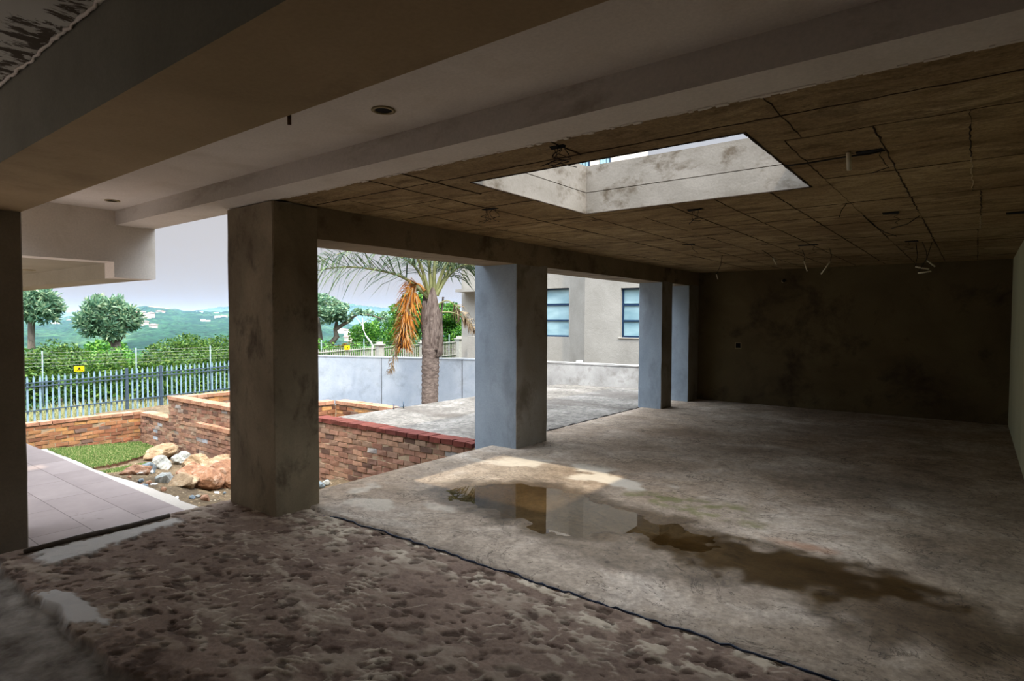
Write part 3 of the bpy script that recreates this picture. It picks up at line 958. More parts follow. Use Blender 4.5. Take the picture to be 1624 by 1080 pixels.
def cbox(x, y, sx, sy, label, wires=2, rot=0.0):
    r = empty('junction_box', (x, y, ZC), label, 'junction box', 'open junction boxes in the raw ceiling')
    m = MB()
    d = .006
    m.box(x - sx / 2, x + sx / 2, y - sy / 2, y + sy / 2, ZC - d, ZC + .01, 0, .006)
    m.build('box_hole', M['black'], r)
    for i in range(wires):
        w = MB()
        px, py = x + random.uniform(-sx, sx) * .5, y + random.uniform(-sy, sy) * .5
        pts = [(px, py, ZC)]
        for q in range(5):
            pts.append((px + random.uniform(-.03, .03) * (q + 1) * .5, py + random.uniform(-.03, .03) * (q + 1) * .5, ZC - .022 * (q + 1)))
        w.tube(pts, .0025, 5)
        w.build('wire', M['wire'], r, True)
cbox(-0.505, 3.97, .13, .085, 'large open junction box in the ceiling beside the white conduit stub', 1)
cbox(-0.63, 6.3, .12, .10, 'mid-size dark box hole, next behind the big open junction box', 1)
cbox(-0.65, 8.67, .13, .12, 'dark box hole in the ceiling farther back above the crossed conduits', 1)
cbox(-1.72, 8.34, .22, .12, 'wide dark ragged box hole in the ceiling toward the end wall', 2)
cbox(-1.95, 5.12, .13, .05, 'dark box hole just behind the far side of the skylight', 3)
cbox(-3.36, 4.04, .14, .06, 'dark box hole with hanging wires between skylight and first column', 5)
cbox(-1.86, 2.82, .09, .04, 'tuft of dark wires in the ceiling beside the white beam', 6)
cbox(0.26, 6.93, .16, .10, 'bluish dark patch hole in the ceiling close to the side wall', 0)
cbox(-2.9, 7.4, .14, .07, 'dark box hole in the ceiling above the second opening', 1)

def cable(pts, label, r=.004):
    m = MB(); m.tube(pts, r, 6)
    tag(m.build('cable', M['wire'], smooth=True), label, 'cable')
cable([(-.96, 3.99, 2.552), (-.85, 3.97, 2.545), (-.72, 3.98, 2.55), (-.62, 3.93, 2.54), (-.5, 3.90, 2.53), (-.43, 3.95, 2.55)], 'dark cable looping past the open junction box to the skylight', .005)
cable([(-.84, 6.3, 2.553), (-.83, 6.9, 2.54), (-.80, 7.5, 2.54), (-.74, 8.0, 2.552)], 'dark cable hugging the ceiling seam behind the open junction boxes')
cable([(-.44, 6.6, 2.552), (-.55, 6.9, 2.53), (-.66, 7.1, 2.535), (-.72, 7.3, 2.55)], 'short drooping cable between two ceiling seams behind the junction boxes')
cable([(-.86, 5.55, 2.555), (-.90, 5.56, 2.50), (-.915, 5.57, 2.45)], 'short straight wire hanging from the ceiling seam behind the skylight corner', .003)

def wall_box(x, z, s, label):
    r = empty('socket_box', (x, YB, z), label, 'socket box')
    m = MB()
    a = s / 2
    for b in ((x - a, x + a, z + a - .01, z + a), (x - a, x + a, z - a, z - a + .01), (x - a, x - a + .01, z - a, z + a), (x + a - .01, x + a, z - a, z + a)):
        m.box(b[0], b[1], YB - .012, YB + .01, b[2], b[3])
    m.build('frame', M['tan_ring'], r)
    m = MB(); m.box(x - a + .008, x + a - .008, YB - .004, YB + .01, z - a + .008, z + a - .008); m.build('cavity', M['black'], r)
wall_box(-3.68, 1.118, .115, 'empty square socket box in the dark end wall')
r = empty('outlet_box', (-2.87, YB, 2.337), 'small round outlet box high on the dark end wall', 'outlet box')
m = MB(); m.tube([(-2.87, YB + .01, 2.337), (-2.87, YB - .03, 2.337)], .035, 18); m.build('body', M['tan_ring'], r, True)
m = MB(); m.tube([(-2.862, YB - .028, 2.345), (-2.862, YB - .034, 2.345)], .03, 14); m.build('hole', M['black'], r, True)

# ------------------------------------------------------------------ patio, slab outside, pit ground
def gz(x, y):
    w = sstep(-9.3, -13.2, np.asarray(x, float))
    return (-.40 - .265 * (y - 2.45)) * (1 - w) + (-1.22 - .07 * (y - 3.7)) * w + .36 * np.exp(-((x + 7.7) / 1.2) ** 2 - ((y - 5.9) / .8) ** 2)

S('patio_floor', M['tiles'], (-10.2, -5.25, -6.0, 2.38, -.5, -.06))
m = MB()
xs_ = np.arange(-9.4, -5.38, .04)
wd_ = .035 + .05 * fbm(xs_ * 4, xs_ * 0, 6, 4) + .07 * sstep(-7.4, -6.6, xs_)
n_ = len(xs_)
vs_ = [(x, 2.375, -.064) for x in xs_] + [(x, 2.38 + w_, -.068) for x, w_ in zip(xs_, wd_)] + [(x, 2.38 + w_ - .02, -.4) for x, w_ in zip(xs_, wd_)]
m.add(vs_, [(q, q + 1, n_ + q + 1, n_ + q) for q in range(n_ - 1)] + [(n_ + q, n_ + q + 1, 2 * n_ + q + 1, 2 * n_ + q) for q in range(n_ - 1)])
m.add([(xs_[-1], 2.375, -.064), (xs_[-1], 2.38 + wd_[-1], -.068), (xs_[-1], 2.38 + wd_[-1], -.4), (xs_[-1], 2.375, -.4)], [(0, 1, 2, 3)])
struct(m.build('patio_edge', M['white']), 'pale ragged mortar edge along the patio tiles')
m = MB()
m.box(-5.24, -5.0, 2.36, 2.68, -.5, -.02, 0, .01)
struct(m.build('floor_edge', M['white']))
struct(S('slab', M['slab'], (-8.55, -4.87, 5.98, 14.2, -.45, -.05)), 'weathered concrete slab outside the open columns')
m = MB()
pts = [(-4.872, y, -.012 + random.uniform(-.008, .008)) for y in np.arange(6.6, 10.2, .08)]
m.tube(pts, [.026 + random.uniform(-.008, .008) for _ in pts], 6)
tag(m.build('joint_filler', M['groove'], smooth=True), 'dark ragged filler strip in the joint between floor and outside slab', 'filler strip')

def make_pit():
    xs = np.arange(-16.2, -4.8, .04); ys = np.arange(2.3, 6.0, .04)
    X, Y = np.meshgrid(xs, ys)
    Z = gz(X, Y) + .10 * (fbm(X * 1.5, Y * 1.5, 4, 4) - .5) + .07 * (fbm(X * 7, Y * 7, 8, 4) - .5) + .03 * (fbm(X * 20, Y * 20, 9, 2) - .5)
    Z += 0.15 * sstep(2.8, 2.4, Y) * sstep(-9.8, -9.2, X)
    struct(grid_mesh('ground', X, Y, Z, M['dirt'], smooth=True), 'stony dirt in the pit below the patio')
    xs = np.arange(-19, -8.4, .15); ys = np.arange(6.0, 18, .15)
    X, Y = np.meshgrid(xs, ys)
    struct(grid_mesh('ground_yard', X, Y, -.95 + .15 * (fbm(X, Y, 3, 4) - .5), M['dirt']))
make_pit()

def turf(name, poly, top, label, n):
    P = np.array(poly)
    r = empty(name, (P[:, 0].mean(), P[:, 1].mean(), gz(0, P[:, 1].mean())), label, 'grass')
    r['kind'] = 'stuff'
    m = MB()
    k = len(poly)
    vs = [(x, y, gz(x, y) - .1) for x, y in poly] + [(x, y, gz(x, y) + top) for x, y in poly]
    m.add(vs, [(i, (i + 1) % k, k + (i + 1) % k, k + i) for i in range(k)] + [tuple(range(k, 2 * k))])
    m.build('soil', M['soil'], r)
    pts = RNG.uniform(P.min(0), P.max(0), (n * 3, 2))
    pts = pts[poly_sd(pts[:, 0], pts[:, 1], P) < 0.02][:n]
    c = np.stack([pts[:, 0], pts[:, 1], gz(pts[:, 0], pts[:, 1]) + top + .012], 1)
    d = np.tile([0, 0, 1.0], (len(c), 1))
    o = link('blades', quads_mesh('grass_blades', leaves(c, .045, .35, 1, .5, d), M['turf']), r)
    o.matrix_parent_inverse = r.matrix_basis.inverted()
    o['kind'] = 'stuff'
turf('grass', [(-15.6, 3.2), (-13.6, 3.5), (-13.0, 4.05), (-13.15, 4.35), (-13.4, 4.75), (-14.0, 5.5), (-14.35, 5.8), (-15.6, 5.85)], .06, 'raised patch of short green lawn below the brick wall', 26000)
turf('grass', [(-12.55, 3.9), (-12.2, 4.4), (-12.8, 5.0), (-13.1, 5.12), (-13.0, 4.7), (-12.75, 4.3)], .015, 'narrow lower strip of grass between lawn and slate rock', 5000)

# ------------------------------------------------------------------ rocks
def rock_mesh(name, w, h, seed, mat, sub=4):
    g = np.random.default_rng(seed)
    bm_ = bpy.data.meshes.new(name)
    import bmesh
    b = bmesh.new()
    bmesh.ops.create_icosphere(b, subdivisions=sub, radius=1)
    cuts = [(g.normal(size=3), g.uniform(.55, .85)) for _ in range(9)]
    for v in b.verts:
        p = np.array(v.co)
        for nrm, d in cuts:
            nn = nrm / np.linalg.norm(nrm)
            q = p @ nn - d
            if q > 0: p = p - nn * q * .9
        s = 1 + .5 * (float(fbm(np.array(p[0] * 1.8 + p[2] * .9 + seed), np.array(p[1] * 1.8 + p[2] * 1.5), seed, 5)) - .5)
        p = p * s
        v.co = (p[0] * w / 2, p[1] * w * .42, p[2] * h / 2)
    b.to_mesh(bm_); b.free()
    bm_.materials.append(mat)
    return bm_
ROCKS = [(-13.6, 5.50, .80, .40, 'rock_tan', 'tan flat boulder, highest in the pile near the brick wall'),
         (-12.36, 5.02, .40, .34, 'rock_grey', 'grey rounded rock with dark hollow near the lawn tip'),
         (-12.75, 5.60, .42, .32, 'rock_grey', 'small grey-blue rock behind the tan boulders'),
         (-11.59, 5.35, .56, .44, 'rock_tan', 'tan rock in the middle of the pile'),
         (-11.2, 5.50, .66, .48, 'rock_tan', 'pale yellow flat-topped boulder beside the big column'),
         (-8.95, 4.55, .64, .54, 'rock_red', 'biggest red-brown boulder with white patches by the column'),
         (-8.85, 4.20, .52, .38, 'rock_red', 'red-brown boulder in front of the biggest one'),
         (-8.80, 3.86, .50, .27, 'rock_tan', 'low brown boulder at the front of the pile'),
         (-9.12, 3.75, .30, .25, 'rock_grey', 'dark grey rock at the front end of the pile'),
         (-11.22, 4.34, .36, .34, 'rock_slate', 'blue-grey slate slab leaning beside the grass strip'),
         (-10.4, 3.85, .42, .22, 'rock_red', 'reddish lump of earth beside the slate slab'),
         (-10.23, 4.60, .50, .32, 'rock_red', 'reddish brown rock between slate slab and boulders')]
for i, (x, y, w, h, mt, lab) in enumerate(ROCKS):
    o = link('boulder', rock_mesh('boulder', w, h, 20 + i, M[mt]), None, (x, y, gz(x, y) + h * .28))
    o.rotation_euler = (random.uniform(-.2, .2), random.uniform(-.2, .2), random.uniform(0, 6))
    tag(o, lab, 'rock', 'boulders piled in the pit')
stones = [rock_mesh('rubble_stone', .12, .08, 50 + i, M[k], 2) for i, k in enumerate(['rock_tan', 'rock_red', 'rock_grey', 'rock_slate'])]
for i in range(70):
    if i < 52: x, y = random.uniform(-9.3, -5.4), random.uniform(2.65, 4.6)
    else: x, y = random.uniform(-8.4, -5.2), random.uniform(4.8, 5.75)
    o = link('rubble_stone', random.choice(stones), None, (x, y, gz(x, y) + .03 + .15 * float(sstep(2.8, 2.4, np.array(y)))))
    s = random.uniform(.5, 1.5)
    o.scale = (s, s, s); o.rotation_euler = (random.uniform(-.4, .4), random.uniform(-.4, .4), random.uniform(0, 6))
    tag(o, 'small loose stone scattered in the dirt pit beside the column', 'stone', 'loose stones in the pit')
chip = rock_mesh('plaster_chip', .11, .03, 91, M['chip'], 1)
for x, y in ((-11.0, 4.3), (-9.72, 3.65), (-8.09, 3.98), (-7.5, 3.2), (-7.0, 3.0), (-6.6, 3.3), (-6.3, 2.85), (-8.6, 3.4), (-7.9, 2.95), (-6.9, 3.7), (-7.3, 5.2), (-6.4, 5.0)):
    o = link('plaster_chip', chip, None, (x, y, gz(x, y) + .06)); o.rotation_euler = (random.uniform(-.5, .5), random.uniform(-.5, .5), random.uniform(0, 6))
    tag(o, 'small flat white chip of plaster lying in the dirt pit', 'chip', 'white plaster chips in the pit')

# ------------------------------------------------------------------ brick walls
def brick_wall(name, p, d, length, z0, ztop, mat, label, thick=.22, rough=.007, cop=None, recess=None):
    """courses of separate bricks along the horizontal unit vector d from p, outer face on the right of d"""
    r = empty(name, (p[0], p[1], z0), label, 'wall')
    r['kind'] = 'thing'
    n = (-d[1], d[0])
    m = MB()
    H, Lb = .083, .235
    s = 0
    while s < length:                                  # mortar core in steps that follow the top
        e = min(length, s + .117)
        zt = ztop((s + e) / 2) - .012
        bk = recess((s + e) / 2, zt) if recess else 0
        m.obox((p[0] + d[0] * s, p[1] + d[1] * s), d, e - s, thick - .024, z0, zt, 1, 0, .014)
        s = e
    row = 0
    z = z0
    zmax = max(ztop(a) for a in np.linspace(0, length, 60))
    while z < zmax - .02:
        s = -(Lb / 2) * (row % 2)
        while s < length:
            a, b = max(0, s), min(length, s + Lb)
            if b - a > .05 and z + H * .5 < ztop((a + b) / 2):
                j = random.uniform(-.006, .012)
                g = .008
                top = min(z + H - .013, ztop((a + b) / 2))
                m.obox((p[0] + d[0] * (a + g), p[1] + d[1] * (a + g)), d, b - a - 2 * g, thick - j * 2, z, top, 0, rough, j)
            s += Lb
        z += H
        row += 1
    m.build('brickwork', [mat, M['mortar']], r)
    if cop:
        c = MB()
        for (a, b, zc, mt) in cop:
            s = a
            while s < b - .03:
                e = min(b, s + .225)
                c.obox((p[0] + d[0] * (s + .004), p[1] + d[1] * (s + .004)), d, e - s - .014, thick + .03 + random.uniform(-.01, .01), zc - .012, zc + .055, 0, .006, -.016)
                s = e
        c.build('coping', M[cop[0][3]], r)
    return r

brick_wall('brick_wall', (-15.69, 0.6), (0, 1), 5.4, -1.75, lambda s: -.655, M['brick'],
           'low orange brick wall in front of the palisade fence, behind the lawn', cop=[(0, 5.4, -.655, 'coping_tan')])
def wtop(s):
    x = -15.69 + s
    if x < -14.15: return -.655
    return -.165 if x < -11.8 else (-.11 if x < -9.2 else -.07)
brick_wall('retaining_wall', (-15.69, 5.91), (1, 0), 10.55, -2.0, wtop, M['brick_rough'],
           'long brick retaining wall with red coping, stepping up to the outside slab', cop=[(7.0, 10.5, -.075, 'coping')])
m = MB()
# stepped copings of the far, paler part of the retaining wall
def cop_row(name, x0, x1, y0, y1, z, along, label, mt='coping_tan'):
    c = MB()
    s = x0 if along == 'x' else y0
    e = x1 if along == 'x' else y1
    while s < e - .03:
        t = min(e, s + .225)
        if along == 'x': c.box(s + .004, t - .004, y0, y1, z - .03, z + .045, 0, .006)
        else: c.box(x0, x1, s + .004, t - .004, z - .03, z + .045, 0, .006)
        s = t
    return c
w = [o for o in COL.objects if o.name.startswith('retaining_wall')][0]
cop_row('coping', -15.6, -14.2, 5.885, 6.15, -.645, 'x', '').build('coping', M['coping_tan'], w)
cop_row('coping', -14.15, -9.2, 5.885, 6.15, -.15, 'x', '').build('coping', M['coping_tan'], w)
cop_row('ledge', -12.66, -9.0, 5.80, 5.915, -.57, 'x', '').build('ledge', M['coping_tan'], w)
mm = MB(); mm.obox((-12.66, 5.83), (1, 0), 3.6, .09, -2.0, -.585, 0, .008)
mm2 = MB()
z, row = -1.9, 0
while z < -.62:
    s = -12.66 - (.117 if row % 2 else 0)
    while s < -9.05:
        a, b = max(-12.66, s), min(-9.05, s + .235)
        if b - a > .05: mm2.box(a + .006, b - .006, 5.812 + random.uniform(-.008, .008), 5.92, z, z + .072, 0, .006)
        s += .235
    z += .083; row += 1
mm2.build('pier', [M['brick_rough'], M['mortar']], w)
brick_wall('brick_planter', (-13.9, 6.2), (0, 1), 3.2, -1.3, lambda s: -.17, M['brick'], 'brick planter wall running back behind the retaining wall toward the fence', cop=[(0, 3.2, -.17, 'coping_tan')])
brick_wall('brick_planter', (-12.4, 6.1), (0, 1), 1.6, -1.3, lambda s: -.24, M['brick'], 'short inner brick wall seen just beside the big column', cop=[(0, 1.6, -.24, 'coping_tan')])
brick_wall('brick_planter', (-10.3, 6.12), (0, 1), 1.38, -1.3, lambda s: -.10, M['brick'], 'orange brick return wall just past the big column, behind the red coping', cop=[(0, 1.38, -.10, 'coping_tan')])
brick_wall('brick_planter', (-10.3, 7.50), (1, 0), 1.72, -1.3, lambda s: -.10, M['brick'], 'low brick wall behind the tip of the concrete slab', cop=[(0, 1.72, -.10, 'coping_tan')])
# red brick trim along the slab's outer edge
brick_wall('edge_trim', (-8.44, 6.14), (0, 1), 8.0, -.9, lambda s: -.075, M['coping'], 'row of red bricks edging the outside slab', thick=.11)
for x, y, h in ((-8.45, 7.42, .10), (-8.43, 7.64, .13)):
    m = MB(); m.tube([(x, y, -.07), (x, y, h - .05)], .012, 6)
    if h > .11: m.tube([(x - .1, y - .12, -.03), (x, y, -.02)], .01, 6)
    tag(m.build('metal_stub', M['darksteel'], smooth=True), 'thin dark metal stub on the slab edge' + (', with a side arm' if h > .11 else ', plain and upright'), 'metal stub')

# white boundary wall and parapet
def long_wall(name, p, q, z0, z1, th, mat, label, joints=()):
    d = Vector((q[0] - p[0], q[1] - p[1])); L = d.length; d.normalize()
    r = empty(name, (p[0], p[1], z0), label, 'wall'); r['kind'] = 'thing'
    m = MB()
    N = 40
    for i in range(N):
        a, b = L * i / N, L * (i + 1) / N
        m.obox((p[0] + d.x * a, p[1] + d.y * a), d, b - a, th, z0, z1 - .02)
    m.build('panel', mat, r)
    c = MB(); c.obox(p, d, L, th + .03, z1 - .02, z1 + .012, 0, .004, -.015); c.build('capping', mat, r)
    for s in joints:
        g = MB(); g.obox((p[0] + d.x * s, p[1] + d.y * s), d, .018, .02, z0, z1 - .02, 0, 0, -.004); g.build('expansion_joint', M['groove'], r)
    return r
long_wall('boundary_wall', (-17.1, 10.37), (-10.2, 13.18), -1.6, .49, .2, M['white_out'], 'bluish white boundary wall behind the palm trunk', (3.5, 6.02))
long_wall('parapet_wall', (-10.2, 12.86), (-4.2, 13.70), -.3, .50, .2, M['parapet'], 'low weathered cement parapet at the far end of the outside slab')
m = MB(); m.box(-8.10, -7.97, 13.2, 13.3, .51, .575, 0, .004)
tag(m.build('junction_case', M['chip']), 'small white plastic case sitting on the low parapet', 'plastic case')

# ------------------------------------------------------------------ neighbouring house
def house():
    r = empty('house', (-10, 17, -1), 'beige rendered two-storey house behind the low parapet', 'house')
    r['kind'] = 'thing'
    m = MB()
    zt = 5.4
    # plan of the front: receding part, slanted return, projecting part
    P = [(-15.15, 16.6), (-10.43, 16.6), (-9.52, 16.0), (-3.0, 16.0), (-3.0, 24), (-15.15, 24)]
    n = len(P)
    def holes(a, b, hx0, hx1, hz0, hz1, z0=-1.5, z1=zt):
        y = a[1]
        m.add([(a[0], y, z0), (hx0, y, z0), (hx0, y, z1), (a[0], y, z1)], [(0, 1, 2, 3)])
        m.add([(hx1, y, z0), (b[0], y, z0), (b[0], y, z1), (hx1, y, z1)], [(0, 1, 2, 3)])
        m.add([(hx0, y, z0), (hx1, y, z0), (hx1, y, hz0), (hx0, y, hz0)], [(0, 1, 2, 3)])
        m.add([(hx0, y, hz1), (hx1, y, hz1), (hx1, y, z1), (hx0, y, z1)], [(0, 1, 2, 3)])
        D = .14
        m.add([(hx0, y, hz0), (hx1, y, hz0), (hx1, y + D, hz0), (hx0, y + D, hz0)], [(0, 1, 2, 3)])
        m.add([(hx0, y, hz1), (hx0, y + D, hz1), (hx1, y + D, hz1), (hx1, y, hz1)], [(0, 1, 2, 3)])
        m.add([(hx0, y, hz0), (hx0, y + D, hz0), (hx0, y + D, hz1), (hx0, y, hz1)], [(0, 1, 2, 3)])
        m.add([(hx1, y, hz0), (hx1, y, hz1), (hx1, y + D, hz1), (hx1, y + D, hz0)], [(0, 1, 2, 3)])
    W1 = (-12.0, -10.47, 1.055, 2.645)
    W2 = (-8.30, -6.7, 1.10, 2.545)
    holes(P[0], P[1], *W1)
    holes(P[2], P[3], *W2)
    for i in (1, 3, 4, 5):
        a, b = P[i], P[(i + 1) % n]
        m.add([(a[0], a[1], -1.5), (b[0], b[1], -1.5), (b[0], b[1], zt), (a[0], a[1], zt)], [(0, 1, 2, 3)])
    m.add([(x, y, zt) for x, y in P], [tuple(range(n))])
    m.build('wall', M['house'], r)
    for (x0, x1, z0, z1), y, lab in ((W1, 16.72, 'window on the recessed part of the facade'), (W2, 16.12, 'window on the projecting part of the facade')):
        f = MB(); t = .05
        f.box(x0, x0 + t, y - .03, y + .03, z0, z1); f.box(x1 - t, x1, y - .03, y + .03, z0, z1)
        for q in (0, 1 / 3, 2 / 3, 1):
            zz = z0 + (z1 - z0 - t) * q
            f.box(x0, x1, y - .032, y + .032, zz, zz + t)
        wo = f.build('window', M['winframe'], r); wo['label'] = lab
        for q in range(3):
            g = MB(); za = z0 + (z1 - z0) * q / 3 + .03
            g.box(x0 + .04, x1 - .04, y, y + .012, za, za + (z1 - z0) / 3 - .03)
            g.build('pane', M['pane'], wo)
    s = MB(); s.box(-8.36, -6.6, 15.97, 16.1, 1.075, 1.10); s.build('window_sill', M['white'], r)
    # slim projecting slab on the far side
    l = MB(); l.box(-15.0, -13.2, 16.1, 16.62, 2.60, 2.70); l.build('ledge', M['house'], r)
    b = MB(); b.box(-14.6, -12.6, 16.3, 16.62, -1.5, 1.0); b.build('plinth', M['house'], r)
    # upper storey seen through the skylight
    u = MB(); u.box(-13.5, -10.78, 20, 23, zt, 8.9); u.build('upper_storey', M['white'], r)
    for x0, x1 in ((-12.16, -11.72), (-11.27, -10.84)):
        f = MB(); f.box(x0, x1, 19.93, 20.02, 7.05, 8.5); wo = f.build('window', M['winframe'], r); wo['label'] = 'blue upper window seen through the skylight'
        g = MB()
        for q in range(3): g.box(x0 + .04 + q * .13, x0 + .14 + q * .13, 19.91, 19.94, 7.1, 8.45)
        g.build('pane', M['pane'], wo)
house()

# ------------------------------------------------------------------ palisade fences
def fence(name, x, y0, y1, pitch, zt, zb, w, mat, railmat, rails, label, pales_point=True, posts=(), postmat=None, caps=False):
    r = empty(name, (x, y0, zb), label, 'fence')
    n = int((y1 - y0) / pitch)
    me = None
    for i in range(n):
        y = y0 + i * pitch
        if me is None:
            m = MB()
            a = w / 2
            # W-section pale with a pointed head
            prof = [(-a, .012), (-a * .5, 0), (0, .008), (a * .5, 0), (a, .012)]
            vs = []
            for z in (zb, zt(y0) - .07):
                vs += [(px, py, z) for py, px in prof]
            vs += [(px, py * .35, zt(y0)) for py, px in prof]
            k = len(prof)
            fs = [(j * k + q, j * k + q + 1, (j + 1) * k + q + 1, (j + 1) * k + q) for j in range(2) for q in range(k - 1)]
            b = len(vs)
            vs += [(v[0] - .004, v[1], v[2]) for v in vs]
            fs += [tuple(q + b for q in reversed(f)) for f in fs]
            m.add(vs, fs)
            o = m.build('pale', mat, r)
            o.matrix_parent_inverse = Matrix.Identity(4)
            o.location = (0, 0, -zb)
            me = o.data; base = o
        else:
            o = base.copy(); COL.objects.link(o)
        o.location = (0, y - y0, -zb + zt(y) - zt(y0))
        o.rotation_euler = (random.uniform(-.006, .006), 0, random.uniform(-.05, .05))
        if i >= 100: pass
    for zz in rails:
        m = MB()
        m.add([(x + .02, y0 - .1, zz + zt(y0)), (x + .02, y1, zz + zt(y1)), (x + .02, y1, zz + zt(y1) + .026), (x + .02, y0 - .1, zz + zt(y0) + .026),
               (x + .055, y0 - .1, zz + zt(y0)), (x + .055, y1, zz + zt(y1)), (x + .055, y1, zz + zt(y1) + .026), (x + .055, y0 - .1, zz + zt(y0) + .026)],
              [(0, 1, 2, 3), (4, 7, 6, 5), (0, 4, 5, 1), (3, 2, 6, 7)])
        m.build('rail', railmat, r)
    for yy in posts:
        m = MB()
        a = .034 if not caps else .13
        m.box(x - .02, x - .02 + 2 * a, yy - a, yy + a, zb, zt(yy) + (.02 if not caps else .06))
        if caps:
            m.box(x - .06, x + .04 + 2 * a, yy - a - .05, yy + a + .05, zt(yy) + .06, zt(yy) + .10)
            m.box(x + .02, x - .04 + 2 * a, yy - a + .04, yy + a - .04, zt(yy) + .10, zt(yy) + .2)
        m.build('post', postmat, r)
    return r
zf1 = lambda y: .055 + (y - 4.84) * .026
F1 = fence('palisade_fence', -20.0, 3.0, 13.4, .14, zf1, -2.0, .05, M['bluesteel'], M['darksteel'], (-.20, -.30, -.95), 'blue-grey steel palisade fence on the far side of the brick wall',
           posts=(7.19, 8.135, 10.6, 4.2), postmat=M['darksteel'])
zf2 = lambda y: .45 + (y - 13.9) * .004 + (.14 * max(0, (y - 19.5)) / 2.3)
F2 = fence('picket_fence', -20.0, 13.7, 22.9, .105, zf2, -1.6, .05, M['greysteel'], M['greysteel'], (-.14, -.75), 'pale grey picket fence behind the white boundary wall',
           posts=(16.69, 19.2, 21.6), postmat=M['greysteel'], caps=True)
for F, ys in ((F1, (5.17, 7.47, 9.69, 11.9)), (F2, (13.95, 16.0, 18.03, 21.07))):
    for y in ys:
        m = MB(); m.tube([(-20.03, y, -.8), (-20.03, y, .72 if F is F1 else .80 + (.1 if y > 20 else 0))], .016, 6); m.build('pole', M['bluesteel'], F, True)
    for i in range(5):
        z = .30 + i * .09
        m = MB(); m.tube([(-20.03, ys[0] - (2 if F is F1 else 0), z), (-20.03, ys[-1], z)], .0018, 4); m.build('wire', M['greysteel'], F)

def sign(y, z, w, h, label):
    r = empty('warning_sign', (-19.93, y, z), label, 'sign')
    m = MB(); m.box(-19.945, -19.925, y - w / 2, y + w / 2, z - h / 2, z + h / 2); m.build('plate', M['yellow'], r)
    k = MB()
    # dark triangle outline and a line of marks, too small to read
    k.add([(-19.922, y - w * .16, z - h * .12), (-19.922, y + w * .16, z - h * .12), (-19.922, y, z + h * .36)], [(0, 1, 2)])
    k.build('symbol', M['black'], r)
    k = MB()
    for i in range(5):
        k.box(-19.924, -19.921, y - w * .38 + i * w * .16, y - w * .38 + i * w * .16 + w * .1, z - h * .36, z - h * .24)
    k.build('marking', M['black'], r)
sign(5.98, .19, .24, .15, 'small yellow warning sign on the blue-grey palisade fence')
sign(15.08, .47, .24, .17, 'small yellow warning sign on the pale picket fence behind the white wall')

# ------------------------------------------------------------------ palm
def frond(parent, pts, n, ll, mat, rmat, droop=.5, rad=.035, spread=1.0, start=.18, seed=0, fold=.5):
    g = np.random.default_rng(seed)
    P = [Vector(p) for p in pts]
    # smooth the rachis
    Q = []
    for i in range(len(P) - 1):
        p0, p1, p2, p3 = P[max(i - 1, 0)], P[i], P[i + 1], P[min(i + 2, len(P) - 1)]
        for k in range(6):
            t = k / 6
            Q.append(.5 * ((2 * p1) + (p2 - p0) * t + (2 * p0 - 5 * p1 + 4 * p2 - p3) * t * t + (3 * p1 - p0 - 3 * p2 + p3) * t ** 3))
    Q.append(P[-1])
    m = MB()
    N = len(Q)
    m.tube(Q, [rad * 1.5 * (1 - .9 * (i / (N - 1)) ** .6) for i in range(N)], 6, 1)
    for i in range(n):
        t = start + (1 - start) * i / n
        f = t * (N - 1); a = int(f)
        p = Q[a].lerp(Q[min(a + 1, N - 1)], f - a)
        tan = (Q[min(a + 1, N - 1)] - Q[max(a - 1, 0)]).normalized()
        side = tan.cross(Vector((0, 0, 1)))
        if side.length < .1: side = Vector((math.cos(seed), math.sin(seed), 0))
        side.normalize()
        L = ll * (.55 + .45 * math.sin(PI * min(1, t * 1.05) ** .8)) * g.uniform(.75, 1.15)
        for sg in (-1, 1):
            phi = g.uniform(-1.25, 1.25) * (1.0 if fold > .3 else .9)
            up = side.cross(tan)
            d = (side * sg * math.cos(phi) * spread + up * math.sin(phi) + tan * g.uniform(.35, .9)).normalized()
            q1 = p + d * L * .5
            d2 = (d + Vector((0, 0, -droop * g.uniform(.6, 1.6)))).normalized()
            q2 = q1 + d2 * L * .5
            w = d.cross(Vector((0, 0, 1)))
            w = (w.normalized() if w.length > .01 else tan) * .012 + tan * .008
            m.add([p - w * .7, p + w * .7, q1 + w, q1 - w], [(0, 1, 2, 3)])
            m.add([q1 - w, q1 + w, q2], [(0, 1, 2)])
    return m.build('frond', [mat, rmat], parent)

